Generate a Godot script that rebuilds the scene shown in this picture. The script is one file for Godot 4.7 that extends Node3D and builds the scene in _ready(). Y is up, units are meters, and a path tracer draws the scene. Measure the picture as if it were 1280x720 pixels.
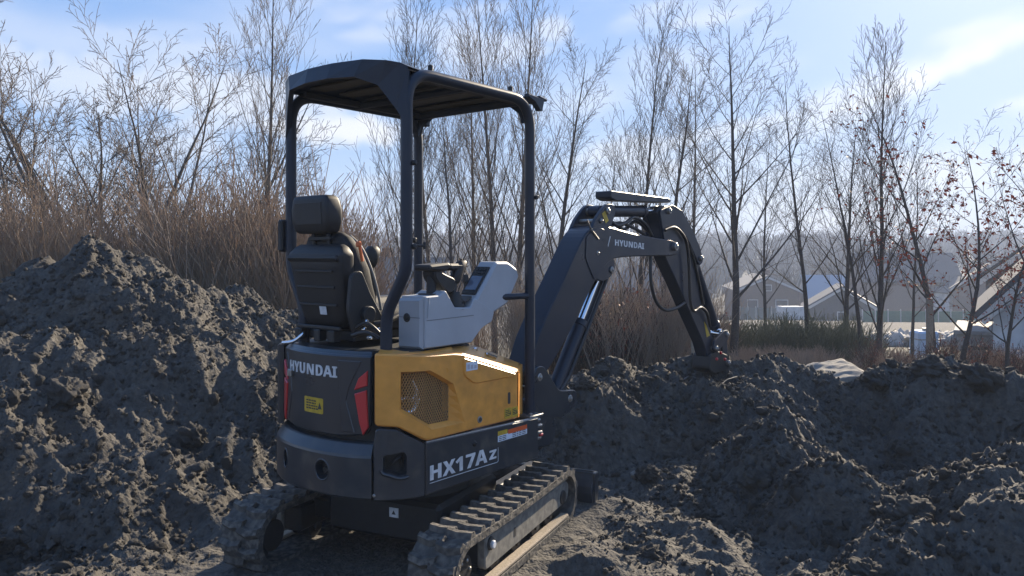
extends Node3D

# ---------------------------------------------------------------- globals
const FOCAL := 978.558          # focal length over a 720 pixel high picture
const EYE_HEIGHT := 1.506
const BODY_AT := Vector3(-0.508, 0.0, -4.132)
const BODY_TURN := -38.32
const TRACK_TURN := 13.346
var M := {}
var used_names := {}
var smooth := 1

# a growing indexed mesh with its own normals, for organic things
class Mesher:
	var v := PackedVector3Array()
	var n := PackedVector3Array()
	var c := PackedColorArray()
	var i := PackedInt32Array()
	func tube(pts: PackedVector3Array, rad: PackedFloat32Array, sides: int) -> void:
		var count := pts.size()
		var t := (pts[1] - pts[0]).normalized()
		var u := t.cross(Vector3(0.31, 0.2, 0.93))
		if u.length() < 0.05:
			u = t.cross(Vector3.RIGHT)
		u = u.normalized()
		var base := v.size()
		for k in count:
			if k > 0 and k < count - 1:
				t = (pts[k + 1] - pts[k - 1]).normalized()
			elif k == count - 1:
				t = (pts[k] - pts[k - 1]).normalized()
			u = (u - t * u.dot(t)).normalized()
			var w := t.cross(u)
			for s in sides:
				var a := TAU * s / sides
				var d := u * cos(a) + w * sin(a)
				v.append(pts[k] + d * rad[k])
				n.append(d)
		for k in count - 1:
			for s in sides:
				var a0 := base + k * sides + s
				var a1 := base + k * sides + (s + 1) % sides
				var b0 := a0 + sides
				var b1 := a1 + sides
				i.append_array([a0, b0, a1, a1, b0, b1])
	func leaf(p: Vector3, along: Vector3, across: Vector3, bend: Vector3) -> void:
		var b := v.size()
		var nn := along.cross(across).normalized()
		v.append_array([p, p + along * 0.5 + across * 0.42 + bend, p + along, p + along * 0.5 - across * 0.42 + bend])
		n.append_array([nn, nn, nn, nn])
		i.append_array([b, b + 1, b + 2, b, b + 2, b + 3])
	func mesh() -> ArrayMesh:
		var a := []
		a.resize(Mesh.ARRAY_MAX)
		a[Mesh.ARRAY_VERTEX] = v
		a[Mesh.ARRAY_NORMAL] = n
		if c.size() == v.size():
			a[Mesh.ARRAY_COLOR] = c
		a[Mesh.ARRAY_INDEX] = i
		var m := ArrayMesh.new()
		m.add_surface_from_arrays(Mesh.PRIMITIVE_TRIANGLES, a)
		return m

# ---------------------------------------------------------------- naming
func numbered(called: String) -> String:
	if not used_names.has(called):
		used_names[called] = 0
		return called
	used_names[called] += 1
	return "%s_%03d" % [called, used_names[called]]

func tag(o: Node, label: String, category: String, group := "", kind := "") -> void:
	if label != "":
		o.set_meta("label", label)
	if category != "":
		o.set_meta("category", category)
	if group != "":
		o.set_meta("group", group)
	if kind != "":
		o.set_meta("kind", kind)

func thing(called: String, label: String, category: String, at := Vector3.ZERO, turn := 0.0, group := "") -> Node3D:
	var o := Node3D.new()
	o.name = numbered(called)
	add_child(o)
	o.position = at
	o.rotation_degrees.y = turn
	tag(o, label, category, group)
	return o

func put(called: String, mesh: Mesh, mat: Material, parent: Node = null) -> MeshInstance3D:
	var o := MeshInstance3D.new()
	o.mesh = mesh
	if mat != null:
		o.material_override = mat
	if parent == null:
		o.name = numbered(called)
		add_child(o)
	else:
		o.name = called
		parent.add_child(o, true)
	return o

# ---------------------------------------------------------------- shape helpers (SurfaceTool)
func begin() -> SurfaceTool:
	var st := SurfaceTool.new()
	st.begin(Mesh.PRIMITIVE_TRIANGLES)
	return st

func done(st: SurfaceTool, called: String, mat: Material, parent: Node = null) -> MeshInstance3D:
	st.generate_normals()
	return put(called, st.commit(), mat, parent)

func t3(st: SurfaceTool, a: Vector3, b: Vector3, c: Vector3) -> void:
	st.add_vertex(a)
	st.add_vertex(c)
	st.add_vertex(b)

func q4(st: SurfaceTool, a: Vector3, b: Vector3, c: Vector3, d: Vector3) -> void:
	t3(st, a, b, c)
	t3(st, a, c, d)

func group_on(st: SurfaceTool) -> void:
	smooth += 1
	st.set_smooth_group(smooth)

func flat(st: SurfaceTool) -> void:
	st.set_smooth_group(0xFFFFFFFF)

func ccw(p: PackedVector2Array) -> PackedVector2Array:
	var area := 0.0
	for k in p.size():
		area += p[k].cross(p[(k + 1) % p.size()])
	if area < 0:
		p = p.duplicate()
		p.reverse()
	return p

func inset(p: PackedVector2Array, d: float) -> PackedVector2Array:
	var r := PackedVector2Array()
	var n := p.size()
	for k in n:
		var e0 := (p[k] - p[(k + n - 1) % n]).normalized()
		var e1 := (p[(k + 1) % n] - p[k]).normalized()
		var n0 := Vector2(-e0.y, e0.x)
		var n1 := Vector2(-e1.y, e1.x)
		var m := n0 + n1
		var f := maxf(1.0 + n0.dot(n1), 0.35)
		r.append(p[k] + m * d / f)
	return r

# rounds the corners of a polygon
func rounded(p: PackedVector2Array, r: float, seg := 4) -> PackedVector2Array:
	var out := PackedVector2Array()
	var n := p.size()
	for k in n:
		var a := p[(k + n - 1) % n]
		var b := p[k]
		var c := p[(k + 1) % n]
		var d0 := minf(r, a.distance_to(b) * 0.45)
		var d1 := minf(r, c.distance_to(b) * 0.45)
		var s := b + (a - b).normalized() * d0
		var e := b + (c - b).normalized() * d1
		for j in seg + 1:
			var t := float(j) / seg
			out.append(s.lerp(b, t).lerp(b.lerp(e, t), t))
	return out

func poly(a: Array) -> PackedVector2Array:
	var p := PackedVector2Array()
	for k in range(0, a.size(), 2):
		p.append(Vector2(a[k], a[k + 1]))
	return p

# a polygon in X and Y pushed out along Z from d0 to d1, its rims chamfered by ch
func prism(st: SurfaceTool, p: PackedVector2Array, d0: float, d1: float, ch := 0.0, xf := Transform3D.IDENTITY) -> void:
	p = ccw(p)
	var n := p.size()
	var pin := p if ch <= 0.0 else inset(p, ch)
	var ix := Geometry2D.triangulate_polygon(pin)
	while ix.is_empty() and ch > 0.0003:
		ch *= 0.5
		pin = inset(p, ch)
		ix = Geometry2D.triangulate_polygon(pin)
	if ix.is_empty():
		print("a polygon could not be cut: ", p)
	flat(st)
	for k in range(0, ix.size(), 3):
		var a := pin[ix[k]]
		var b := pin[ix[k + 1]]
		var c := pin[ix[k + 2]]
		if (b - a).cross(c - a) < 0:
			var w := b
			b = c
			c = w
		t3(st, xf * Vector3(a.x, a.y, d1), xf * Vector3(b.x, b.y, d1), xf * Vector3(c.x, c.y, d1))
		t3(st, xf * Vector3(a.x, a.y, d0), xf * Vector3(c.x, c.y, d0), xf * Vector3(b.x, b.y, d0))
	for k in n:
		var a := p[k]
		var b := p[(k + 1) % n]
		q4(st, xf * Vector3(a.x, a.y, d0 + ch), xf * Vector3(b.x, b.y, d0 + ch), xf * Vector3(b.x, b.y, d1 - ch), xf * Vector3(a.x, a.y, d1 - ch))
		if ch > 0.0:
			var ai := pin[k]
			var bi := pin[(k + 1) % n]
			q4(st, xf * Vector3(a.x, a.y, d1 - ch), xf * Vector3(b.x, b.y, d1 - ch), xf * Vector3(bi.x, bi.y, d1), xf * Vector3(ai.x, ai.y, d1))
			q4(st, xf * Vector3(b.x, b.y, d0 + ch), xf * Vector3(a.x, a.y, d0 + ch), xf * Vector3(ai.x, ai.y, d0), xf * Vector3(bi.x, bi.y, d0))

func rect(x0: float, y0: float, x1: float, y1: float) -> PackedVector2Array:
	return PackedVector2Array([Vector2(x0, y0), Vector2(x1, y0), Vector2(x1, y1), Vector2(x0, y1)])

func circle(cx: float, cy: float, r: float, n := 20, ry := -1.0) -> PackedVector2Array:
	var p := PackedVector2Array()
	for k in n:
		var a := TAU * k / n
		p.append(Vector2(cx + cos(a) * r, cy + sin(a) * (r if ry < 0 else ry)))
	return p

# a box with chamfered edges, centre and size
func box(st: SurfaceTool, at: Vector3, size: Vector3, ch := 0.004, turn := Basis.IDENTITY) -> void:
	var c := minf(ch, minf(size.x, minf(size.y, size.z)) * 0.3)
	var r := rect(-size.x / 2, -size.y / 2, size.x / 2, size.y / 2)
	var p := r
	if c > 0.0:
		p = PackedVector2Array()
		for k in 4:
			p.append(r[k] + (r[(k + 3) % 4] - r[k]).normalized() * c)
			p.append(r[k] + (r[(k + 1) % 4] - r[k]).normalized() * c)
	prism(st, p, -size.z / 2, size.z / 2, c, Transform3D(turn, at))

# X and Y of the polygon lie along Z and Y of the machine, the push along X
func side_xf() -> Transform3D:
	return Transform3D(Basis(Vector3(0, 0, 1), Vector3(0, 1, 0), Vector3(-1, 0, 0)), Vector3.ZERO)

func side_prism(st: SurfaceTool, zy: PackedVector2Array, x0: float, x1: float, ch := 0.0) -> void:
	prism(st, zy, -x1, -x0, ch, side_xf())

func tube(st: SurfaceTool, pts: Array, r, sides := 10, cap := true) -> void:
	var n := pts.size()
	var t: Vector3 = (pts[1] - pts[0]).normalized()
	var u := t.cross(Vector3.UP)
	if u.length() < 0.1:
		u = t.cross(Vector3.RIGHT)
	u = u.normalized()
	var rings := []
	for k in n:
		if k > 0 and k < n - 1:
			t = (pts[k + 1] - pts[k - 1]).normalized()
		elif k == n - 1:
			t = (pts[k] - pts[k - 1]).normalized()
		u = (u - t * u.dot(t)).normalized()
		var w := t.cross(u)
		var ring := []
		var rr: float = r if (r is float) else r[k]
		for s in sides:
			var a := TAU * s / sides
			ring.append(pts[k] + (u * cos(a) + w * sin(a)) * rr)
		rings.append(ring)
	group_on(st)
	for k in n - 1:
		for s in sides:
			var s1 := (s + 1) % sides
			q4(st, rings[k][s], rings[k][s1], rings[k + 1][s1], rings[k + 1][s])
	if cap:
		flat(st)
		for s in range(1, sides - 1):
			t3(st, rings[0][0], rings[0][s + 1], rings[0][s])
			t3(st, rings[n - 1][0], rings[n - 1][s], rings[n - 1][s + 1])

# a cylinder with small chamfers, from a to b
func rod(st: SurfaceTool, a: Vector3, b: Vector3, r: float, sides := 16, ch := 0.004) -> void:
	var d := (b - a).normalized()
	var c := minf(ch, minf(r * 0.4, a.distance_to(b) * 0.3))
	var rings := [[a, r - c], [a + d * c, r], [b - d * c, r], [b, r - c]]
	var u := d.cross(Vector3.UP)
	if u.length() < 0.1:
		u = d.cross(Vector3.RIGHT)
	u = u.normalized()
	var w := d.cross(u)
	for k in 3:
		group_on(st)
		for s in sides:
			var a0 := TAU * s / sides
			var a1 := TAU * (s + 1) / sides
			var e0 := u * cos(a0) + w * sin(a0)
			var e1 := u * cos(a1) + w * sin(a1)
			q4(st, rings[k][0] + e0 * rings[k][1], rings[k][0] + e1 * rings[k][1], rings[k + 1][0] + e1 * rings[k + 1][1], rings[k + 1][0] + e0 * rings[k + 1][1])
	flat(st)
	for s in sides:
		var a0 := TAU * s / sides
		var a1 := TAU * (s + 1) / sides
		var e0 := u * cos(a0) + w * sin(a0)
		var e1 := u * cos(a1) + w * sin(a1)
		t3(st, a, a + e1 * (r - c), a + e0 * (r - c))
		t3(st, b, b + e0 * (r - c), b + e1 * (r - c))

# a smooth curve through points
func curve(pts: Array, steps := 8) -> Array:
	var out := []
	for k in pts.size() - 1:
		var p0: Vector3 = pts[maxi(k - 1, 0)]
		var p1: Vector3 = pts[k]
		var p2: Vector3 = pts[k + 1]
		var p3: Vector3 = pts[mini(k + 2, pts.size() - 1)]
		for j in steps:
			out.append(p1.cubic_interpolate(p2, p0, p3, float(j) / steps))
	out.append(pts[pts.size() - 1])
	return out

# a path with its corners rounded by radius r
func bent(pts: Array, radii, seg := 8) -> Array:
	var out := [pts[0]]
	for k in range(1, pts.size() - 1):
		var r: float = radii if radii is float else radii[k - 1]
		var a: Vector3 = pts[k - 1]
		var b: Vector3 = pts[k]
		var c: Vector3 = pts[k + 1]
		var s := b + (a - b).normalized() * minf(r, a.distance_to(b) * 0.49)
		var e := b + (c - b).normalized() * minf(r, c.distance_to(b) * 0.49)
		for j in seg + 1:
			var t := float(j) / seg
			out.append(s.lerp(b, t).lerp(b.lerp(e, t), t))
	out.append(pts[pts.size() - 1])
	return out

# rings of points joined by a smooth skin; each ring an Array of Vector3
func loft(st: SurfaceTool, rings: Array, cap := true) -> void:
	group_on(st)
	var n: int = rings[0].size()
	for k in rings.size() - 1:
		for s in n:
			var s1 := (s + 1) % n
			q4(st, rings[k][s], rings[k][s1], rings[k + 1][s1], rings[k + 1][s])
	if cap:
		for s in range(1, n - 1):
			t3(st, rings[0][0], rings[0][s + 1], rings[0][s])
			t3(st, rings[-1][0], rings[-1][s], rings[-1][s + 1])

func super_ring(at: Vector3, hx: float, hz: float, power := 4.0, n := 28) -> Array:
	var r := []
	for k in n:
		var a := -TAU * k / n
		var c := cos(a)
		var s := sin(a)
		r.append(at + Vector3(signf(c) * pow(absf(c), 2.0 / power) * hx, 0, signf(s) * pow(absf(s), 2.0 / power) * hz))
	return r

# ---------------------------------------------------------------- the machine body's outline in plan
const PLAN_STEP := 0.002
var plan_at := PackedVector2Array()
var plan_out := PackedVector2Array()
func make_plan() -> void:
	var raw := PackedVector2Array()
	for k in 400:
		var a := PI / 2 * k / 399.0
		raw.append(Vector2(0.48 * pow(sin(a), 2.0 / 2.1), 0.40 + 0.30 * pow(maxf(cos(a), 0.0), 2.0 / 2.1)))
	raw.append(Vector2(0.48, -1.2))
	var k := 0
	var left := 0.0
	plan_at.append(raw[0])
	var here := raw[0]
	while k < raw.size() - 1 and plan_at.size() < 1000:
		var need := PLAN_STEP
		while need > 0 and k < raw.size() - 1:
			var d := here.distance_to(raw[k + 1])
			if d > need:
				here = here.move_toward(raw[k + 1], need)
				need = 0
			else:
				need -= d
				here = raw[k + 1]
				k += 1
		plan_at.append(here)
	for j in plan_at.size():
		var t := (plan_at[mini(j + 1, plan_at.size() - 1)] - plan_at[maxi(j - 1, 0)]).normalized()
		plan_out.append(Vector2(-t.y, t.x))
	plan_out[0] = Vector2(0, 1)

func on(s: float, y: float, deep := 0.0) -> Vector3:
	var f := clampf(absf(s) / PLAN_STEP, 0.0, plan_at.size() - 1.001)
	var k := int(f)
	var p := plan_at[k].lerp(plan_at[k + 1], f - k)
	var n := plan_out[k].lerp(plan_out[k + 1], f - k)
	p -= n * deep
	return Vector3(p.x * signf(s) if s != 0 else p.x, y, p.y)

func resample(p: PackedVector2Array, most: float) -> PackedVector2Array:
	var r := PackedVector2Array()
	for k in p.size():
		var a := p[k]
		var b := p[(k + 1) % p.size()]
		var parts := maxi(1, int(ceil(a.distance_to(b) / most)))
		for j in parts:
			r.append(a.lerp(b, float(j) / parts))
	return r

# a panel lying on the body: outline and holes in (s, y), lying deep under the outline, rims chamfered by ch, thick inwards
func panel(st: SurfaceTool, outline: PackedVector2Array, deep: float, ch: float, thick: float, holes := []) -> void:
	var p := resample(ccw(outline), 0.03)
	var pin := inset(p, ch) if ch > 0 else p
	var lo := 99.0
	var hi := -99.0
	var ylo := 99.0
	var yhi := -99.0
	for v in pin:
		lo = minf(lo, v.x)
		hi = maxf(hi, v.x)
		ylo = minf(ylo, v.y)
		yhi = maxf(yhi, v.y)
	group_on(st)
	var strips := maxi(1, int(ceil((hi - lo) / 0.035)))
	for k in strips:
		var bits: Array = Geometry2D.intersect_polygons(pin, rect(lerpf(lo, hi, float(k) / strips), ylo - 0.01, lerpf(lo, hi, float(k + 1) / strips), yhi + 0.01))
		for h in holes:
			var rest := []
			for b in bits:
				rest.append_array(Geometry2D.clip_polygons(b, h))
			bits = rest
		for b in bits:
			var bb := ccw(b)
			var ix := Geometry2D.triangulate_polygon(bb)
			for j in range(0, ix.size(), 3):
				t3(st, on(bb[ix[j]].x, bb[ix[j]].y, deep), on(bb[ix[j + 1]].x, bb[ix[j + 1]].y, deep), on(bb[ix[j + 2]].x, bb[ix[j + 2]].y, deep))
	var n := p.size()
	flat(st)
	for k in n:
		var a := p[k]
		var b := p[(k + 1) % n]
		var ai := pin[k]
		var bi := pin[(k + 1) % n]
		if ch > 0:
			q4(st, on(a.x, a.y, deep + ch), on(b.x, b.y, deep + ch), on(bi.x, bi.y, deep), on(ai.x, ai.y, deep))
		q4(st, on(a.x, a.y, deep + thick), on(b.x, b.y, deep + thick), on(b.x, b.y, deep + ch), on(a.x, a.y, deep + ch))
	for h in holes:
		var hp := resample(ccw(h), 0.03)
		for k in hp.size():
			var a := hp[k]
			var b := hp[(k + 1) % hp.size()]
			q4(st, on(b.x, b.y, deep + thick), on(a.x, a.y, deep + thick), on(a.x, a.y, deep), on(b.x, b.y, deep))

# lettering: returns the arrays of a TextMesh stretched into 0..1 by 0..1, z 0 at the front
func letters(txt: String, embolden := 0.5, weight := 700) -> PackedVector3Array:
	var f := SystemFont.new()
	f.font_names = PackedStringArray(["Droid Sans"])
	f.font_weight = weight
	var t := TextMesh.new()
	var bold := FontVariation.new()
	bold.base_font = f
	bold.variation_embolden = embolden
	t.font = bold
	t.text = txt
	t.font_size = 64
	t.pixel_size = 0.01
	t.depth = 0.02
	t.curve_step = 3.0
	var a := t.get_mesh_arrays() if t.get_surface_count() == 0 else t.surface_get_arrays(0)
	var v: PackedVector3Array = a[Mesh.ARRAY_VERTEX]
	var ix = a[Mesh.ARRAY_INDEX]
	var out := PackedVector3Array()
	if ix != null and ix.size() > 0:
		for k in ix:
			out.append(v[k])
	else:
		out = v
	if out.is_empty():
		return out
	var lo := out[0]
	var hi := out[0]
	for p in out:
		lo = lo.min(p)
		hi = hi.max(p)
	for k in out.size():
		out[k] = Vector3((out[k].x - lo.x) / (hi.x - lo.x), (out[k].y - lo.y) / (hi.y - lo.y), (hi.z - out[k].z) / maxf(hi.z - lo.z, 1e-6))
	return out

# ---------------------------------------------------------------- materials
func noise_tex(seed_: int, freq: float, low: Color, high: Color, size := 512, kind := FastNoiseLite.TYPE_SIMPLEX_SMOOTH, octaves := 5, bump := 0.0) -> NoiseTexture2D:
	var f := FastNoiseLite.new()
	f.seed = seed_
	f.frequency = freq
	f.noise_type = kind
	f.fractal_octaves = octaves
	var t := NoiseTexture2D.new()
	t.width = size
	t.height = size
	t.seamless = true
	t.noise = f
	if bump > 0.0:
		t.as_normal_map = true
		t.bump_strength = bump
	else:
		var g := Gradient.new()
		g.set_color(0, low)
		g.set_color(1, high)
		t.color_ramp = g
	return t

func grey(v: float) -> Color:
	return Color(v, v, v)

func lin(r: float, g: float, b: float) -> Color:
	return Color(r, g, b).linear_to_srgb()

func plain(r: float, g: float, b: float, rough := 0.5, metal := 0.0) -> StandardMaterial3D:
	var m := StandardMaterial3D.new()
	m.albedo_color = lin(r, g, b)
	m.roughness = rough
	m.metallic = metal
	return m

func over(m: StandardMaterial3D, tex: Texture2D, scale_: float, what := "albedo") -> StandardMaterial3D:
	m.uv1_triplanar = true
	m.uv1_scale = Vector3.ONE * scale_
	if what == "albedo":
		m.albedo_texture = tex
	elif what == "rough":
		m.roughness_texture = tex
	elif what == "normal":
		m.normal_enabled = true
		m.normal_texture = tex
	elif what == "height":
		m.heightmap_enabled = true
		m.heightmap_texture = tex
	return m

func make_materials() -> void:
	var smudge := noise_tex(3, 0.012, grey(0.80), grey(1.0), 512)
	var clean := noise_tex(2, 0.006, grey(0.93), grey(1.0), 512)
	var haze_rough := noise_tex(4, 0.008, grey(0.55), grey(1.0), 512)
	var grain := noise_tex(5, 0.08, grey(0.0), grey(1.0), 256)
	var peel := noise_tex(6, 0.05, grey(0), grey(1), 256, FastNoiseLite.TYPE_SIMPLEX_SMOOTH, 2, 0.6)
	# machine
	M.dark = over(over(plain(0.022, 0.028, 0.036, 0.42), clean, 0.9), haze_rough, 0.9, "rough")
	M.dark.clearcoat_enabled = true
	M.dark.clearcoat = 0.35
	M.dark.clearcoat_roughness = 0.25
	M.navy = over(over(plain(0.016, 0.024, 0.040, 0.46), clean, 0.9), haze_rough, 0.9, "rough")
	M.navy.metallic_specular = 0.4
	var film := noise_tex(14, 0.011, lin(0.021, 0.027, 0.035), lin(0.085, 0.078, 0.066), 512)
	film.color_ramp.add_point(0.56, lin(0.022, 0.028, 0.036))
	M.dark_low = over(over(plain(1, 1, 1, 0.45), film, 1.3), haze_rough, 0.9, "rough")
	M.dark_low.clearcoat_enabled = true
	M.dark_low.clearcoat = 0.3
	M.dark_low.clearcoat_roughness = 0.3
	M.black = over(plain(0.014, 0.015, 0.017, 0.55), smudge, 3.0)
	M.plastic = over(over(plain(0.018, 0.019, 0.021, 0.6), smudge, 4.0), grain, 12.0, "height")
	M.plastic.heightmap_scale = 0.05
	M.orange = over(over(plain(0.80, 0.345, 0.058, 0.46), noise_tex(7, 0.014, grey(0.84), grey(1.0), 512), 1.1), haze_rough, 1.3, "rough")
	M.orange.clearcoat_enabled = true
	M.orange.clearcoat = 0.1
	M.mesh_orange = over(plain(0.52, 0.27, 0.09, 0.6), smudge, 3.0)
	M.grey = over(plain(0.37, 0.395, 0.43, 0.5), clean, 1.2)
	M.red = plain(0.50, 0.012, 0.016, 0.18)
	M.red.clearcoat_enabled = true
	M.white = over(plain(0.72, 0.74, 0.76, 0.4), noise_tex(9, 0.02, grey(0.8), grey(1.0), 256), 3.0)
	M.yellow = over(plain(0.60, 0.40, 0.03, 0.5), smudge, 4.0)
	M.ink = plain(0.03, 0.03, 0.03, 0.6)
	M.sign_orange = plain(0.62, 0.10, 0.02, 0.5)
	M.sticker = plain(0.58, 0.64, 0.72, 0.45)
	M.chrome = plain(0.72, 0.73, 0.75, 0.14, 1.0)
	M.steel = over(plain(0.40, 0.39, 0.37, 0.45, 0.9), smudge, 4.0)
	M.screen = plain(0.10, 0.13, 0.19, 0.12)
	M.hose = plain(0.016, 0.016, 0.017, 0.45)
	M.fabric = over(over(plain(0.012, 0.013, 0.015, 0.75), smudge, 5.0), noise_tex(10, 0.14, grey(0), grey(1), 256), 9.0, "height")
	M.fabric.heightmap_scale = 0.08
	M.vinyl = over(plain(0.013, 0.014, 0.017, 0.55), smudge, 5.0)
	M.roof_reflection = over(plain(0.085, 0.075, 0.055, 0.6), smudge, 2.0)  # tan tone of reflected light put into the rib colour
	M.sunlit_edge = plain(0.20, 0.20, 0.19, 0.6)  # pale colour standing in for sun on the seat edge
	M.seam = plain(0.15, 0.16, 0.17, 0.6)
	M.knob_orange = plain(0.55, 0.12, 0.03, 0.4)
	var soil_relief := noise_tex(15, 0.02, grey(0), grey(1), 512, FastNoiseLite.TYPE_SIMPLEX, 4)
	# mud on rubber, dusty steel
	var mud := noise_tex(11, 0.016, lin(0.034, 0.032, 0.030), lin(0.150, 0.133, 0.110), 512, FastNoiseLite.TYPE_SIMPLEX_SMOOTH, 3)
	var ramp: Gradient = mud.color_ramp
	ramp.add_point(0.42, lin(0.050, 0.046, 0.042))
	ramp.add_point(0.62, lin(0.095, 0.086, 0.074))
	M.rubber = over(over(plain(1, 1, 1, 0.85), mud, 2.2), soil_relief, 2.5, "height")
	M.rubber.heightmap_scale = 0.35
	var dust := noise_tex(12, 0.02, lin(0.10, 0.097, 0.088), lin(0.25, 0.235, 0.20), 512)
	M.dusty = over(plain(1, 1, 1, 0.75), dust, 1.8)
	M.ledge = over(over(plain(1, 1, 1, 0.9), noise_tex(13, 0.03, lin(0.20, 0.165, 0.12), lin(0.36, 0.30, 0.23), 256), 3.0), grain, 6.0, "height")
	M.ledge.heightmap_scale = 0.2
	# soil
	var soil := noise_tex(20, 0.02, lin(0.030, 0.0275, 0.025), lin(0.132, 0.119, 0.098), 1024)
	var g2: Gradient = soil.color_ramp
	g2.add_point(0.5, lin(0.062, 0.056, 0.048))
	var soil_bump := noise_tex(21, 0.03, grey(0), grey(1), 1024, FastNoiseLite.TYPE_SIMPLEX, 6)
	M.soil = over(over(plain(1, 1, 1, 0.95), soil, 0.9), soil_bump, 0.9, "height")
	M.soil.uv1_world_triplanar = true
	M.soil.heightmap_scale = 1.1
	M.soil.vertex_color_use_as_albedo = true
	M.clod = over(over(plain(1, 1, 1, 0.95), soil, 1.7), soil_bump, 2.2, "height")
	M.clod.heightmap_scale = 0.5
	M.sand = over(over(plain(1, 1, 1, 0.95), noise_tex(22, 0.03, lin(0.17, 0.155, 0.135), lin(0.24, 0.22, 0.19), 512), 0.8), soil_bump, 1.2, "height")
	M.sand.heightmap_scale = 0.25
	# plants
	var bark := noise_tex(30, 0.05, lin(0.045, 0.038, 0.032), lin(0.125, 0.108, 0.09), 256)
	M.bark = over(plain(1, 1, 1, 0.9), bark, 2.0)
	M.twig = over(plain(0.105, 0.078, 0.058, 0.9), smudge, 0.5)
	M.twig_tan = over(plain(0.55, 0.425, 0.30, 0.9), noise_tex(31, 0.01, grey(0.6), grey(1.0), 256), 0.6)
	M.twig_tan.backlight_enabled = true
	M.twig_tan.backlight = Color(0.88, 0.74, 0.57)
	M.twig_grey = over(plain(0.42, 0.335, 0.25, 0.9), smudge, 0.5)
	M.twig_grey.backlight_enabled = true
	M.twig_grey.backlight = Color(0.72, 0.62, 0.50)
	M.twig_green = over(plain(0.15, 0.15, 0.09, 0.9), smudge, 0.6)
	M.bark_pale = over(plain(1, 1, 1, 0.9), noise_tex(32, 0.05, lin(0.12, 0.095, 0.07), lin(0.30, 0.25, 0.19), 256), 2.0)
	M.russet = over(plain(0.26, 0.075, 0.03, 0.7), smudge, 1.5)
	M.russet.backlight_enabled = true
	M.russet.backlight = Color(0.45, 0.13, 0.05)
	M.wood_far = over(plain(0.055, 0.050, 0.047, 0.95), smudge, 0.05)
	M.grass = over(plain(0.10, 0.10, 0.045, 0.9), smudge, 0.2)
	# far buildings
	M.brick = over(plain(0.17, 0.095, 0.065, 0.9), noise_tex(40, 0.04, grey(0.6), grey(1), 256), 0.8)
	M.plaster = over(plain(0.62, 0.62, 0.62, 0.85), noise_tex(41, 0.01, grey(0.8), grey(1), 256), 0.4)
	M.roof_dark = over(plain(0.055, 0.055, 0.065, 0.7), smudge, 0.6)
	M.roof_grey = over(plain(0.20, 0.185, 0.17, 0.8), smudge, 0.6)
	M.trim = plain(0.46, 0.44, 0.41, 0.6)
	M.pane = plain(0.03, 0.035, 0.045, 0.08)
	M.green_net = over(plain(0.055, 0.16, 0.10, 0.8), smudge, 0.5)
	M.teal = over(plain(0.06, 0.11, 0.11, 0.8), smudge, 0.5)
	M.field = over(plain(0.20, 0.135, 0.085, 0.95), smudge, 0.1)
	M.concrete = over(plain(0.33, 0.32, 0.31, 0.85), smudge, 0.7)
	M.blue_glass = plain(0.22, 0.27, 0.33, 0.3)
	M.blue_tank = plain(0.42, 0.50, 0.60, 0.4)
	M.rubble = over(plain(0.48, 0.45, 0.41, 0.9), smudge, 1.0)

# ---------------------------------------------------------------- the land
var n_big := FastNoiseLite.new()
var n_mid := FastNoiseLite.new()
var n_clump := FastNoiseLite.new()
var n_small := FastNoiseLite.new()
var n_tone := FastNoiseLite.new()

func make_noises() -> void:
	for a in [[n_big, 51, 1.1, FastNoiseLite.TYPE_SIMPLEX_SMOOTH, 2], [n_mid, 52, 2.7, FastNoiseLite.TYPE_SIMPLEX, 3], [n_clump, 53, 13.0, FastNoiseLite.TYPE_CELLULAR, 2], [n_small, 54, 20.0, FastNoiseLite.TYPE_SIMPLEX, 1], [n_tone, 55, 0.8, FastNoiseLite.TYPE_SIMPLEX, 4]]:
		var f: FastNoiseLite = a[0]
		f.seed = a[1]
		f.frequency = a[2]
		f.noise_type = a[3]
		f.fractal_octaves = a[4]
		f.fractal_type = FastNoiseLite.FRACTAL_FBM if a[4] > 1 else FastNoiseLite.FRACTAL_NONE
	n_mid.fractal_type = FastNoiseLite.FRACTAL_RIDGED
	n_clump.cellular_return_type = FastNoiseLite.RETURN_DISTANCE
	n_clump.cellular_jitter = 1.0

# where a thing seen at (across, down) of the 1280 x 720 view stands when it is that many metres away
func spot(u: float, v: float, away: float) -> Vector3:
	return Vector3((u - 640.0) / FOCAL * away, EYE_HEIGHT + (315.109 - v) / FOCAL * away, -away)

func land(x: float, z: float) -> float:
	var d := -z
	var h := 0.0
	if d > 8.5:
		h = -lerpf(0.0, 1.25, smoothstep(8.5, 18.0, d))
		h -= 2.6 * smoothstep(16.0, 55.0, d)
		h -= 3.0 * smoothstep(50.0, 105.0, d)
		h += 9.5 * smoothstep(130.0, 330.0, d)
		h += n_big.get_noise_2d(x * 0.02, z * 0.02) * 0.9 * smoothstep(20.0, 120.0, d)
	return h

# scraped and slumped patches are smoother than the crumbly ones
func crumbly(x: float, z: float) -> float:
	return lerpf(0.22, 1.15, smoothstep(-0.28, 0.22, n_tone.get_noise_2d(x * 1.1 + 40.0, z * 1.1)))

func rough(x: float, z: float, amount: float) -> float:
	var c := 0.0
	if amount > 0.0:
		var wx := x + 0.06 * n_mid.get_noise_2d(z * 0.9 + 7.0, x * 0.9)
		c = n_big.get_noise_2d(x, z) * 0.20
		c += n_mid.get_noise_2d(x, z) * 0.068
		var broken := crumbly(x, z)
		c -= (n_clump.get_noise_2d(wx, z) + 0.4) * 0.030 * broken
		c += n_small.get_noise_2d(x, z) * 0.013 * broken
	return c * amount

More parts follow.
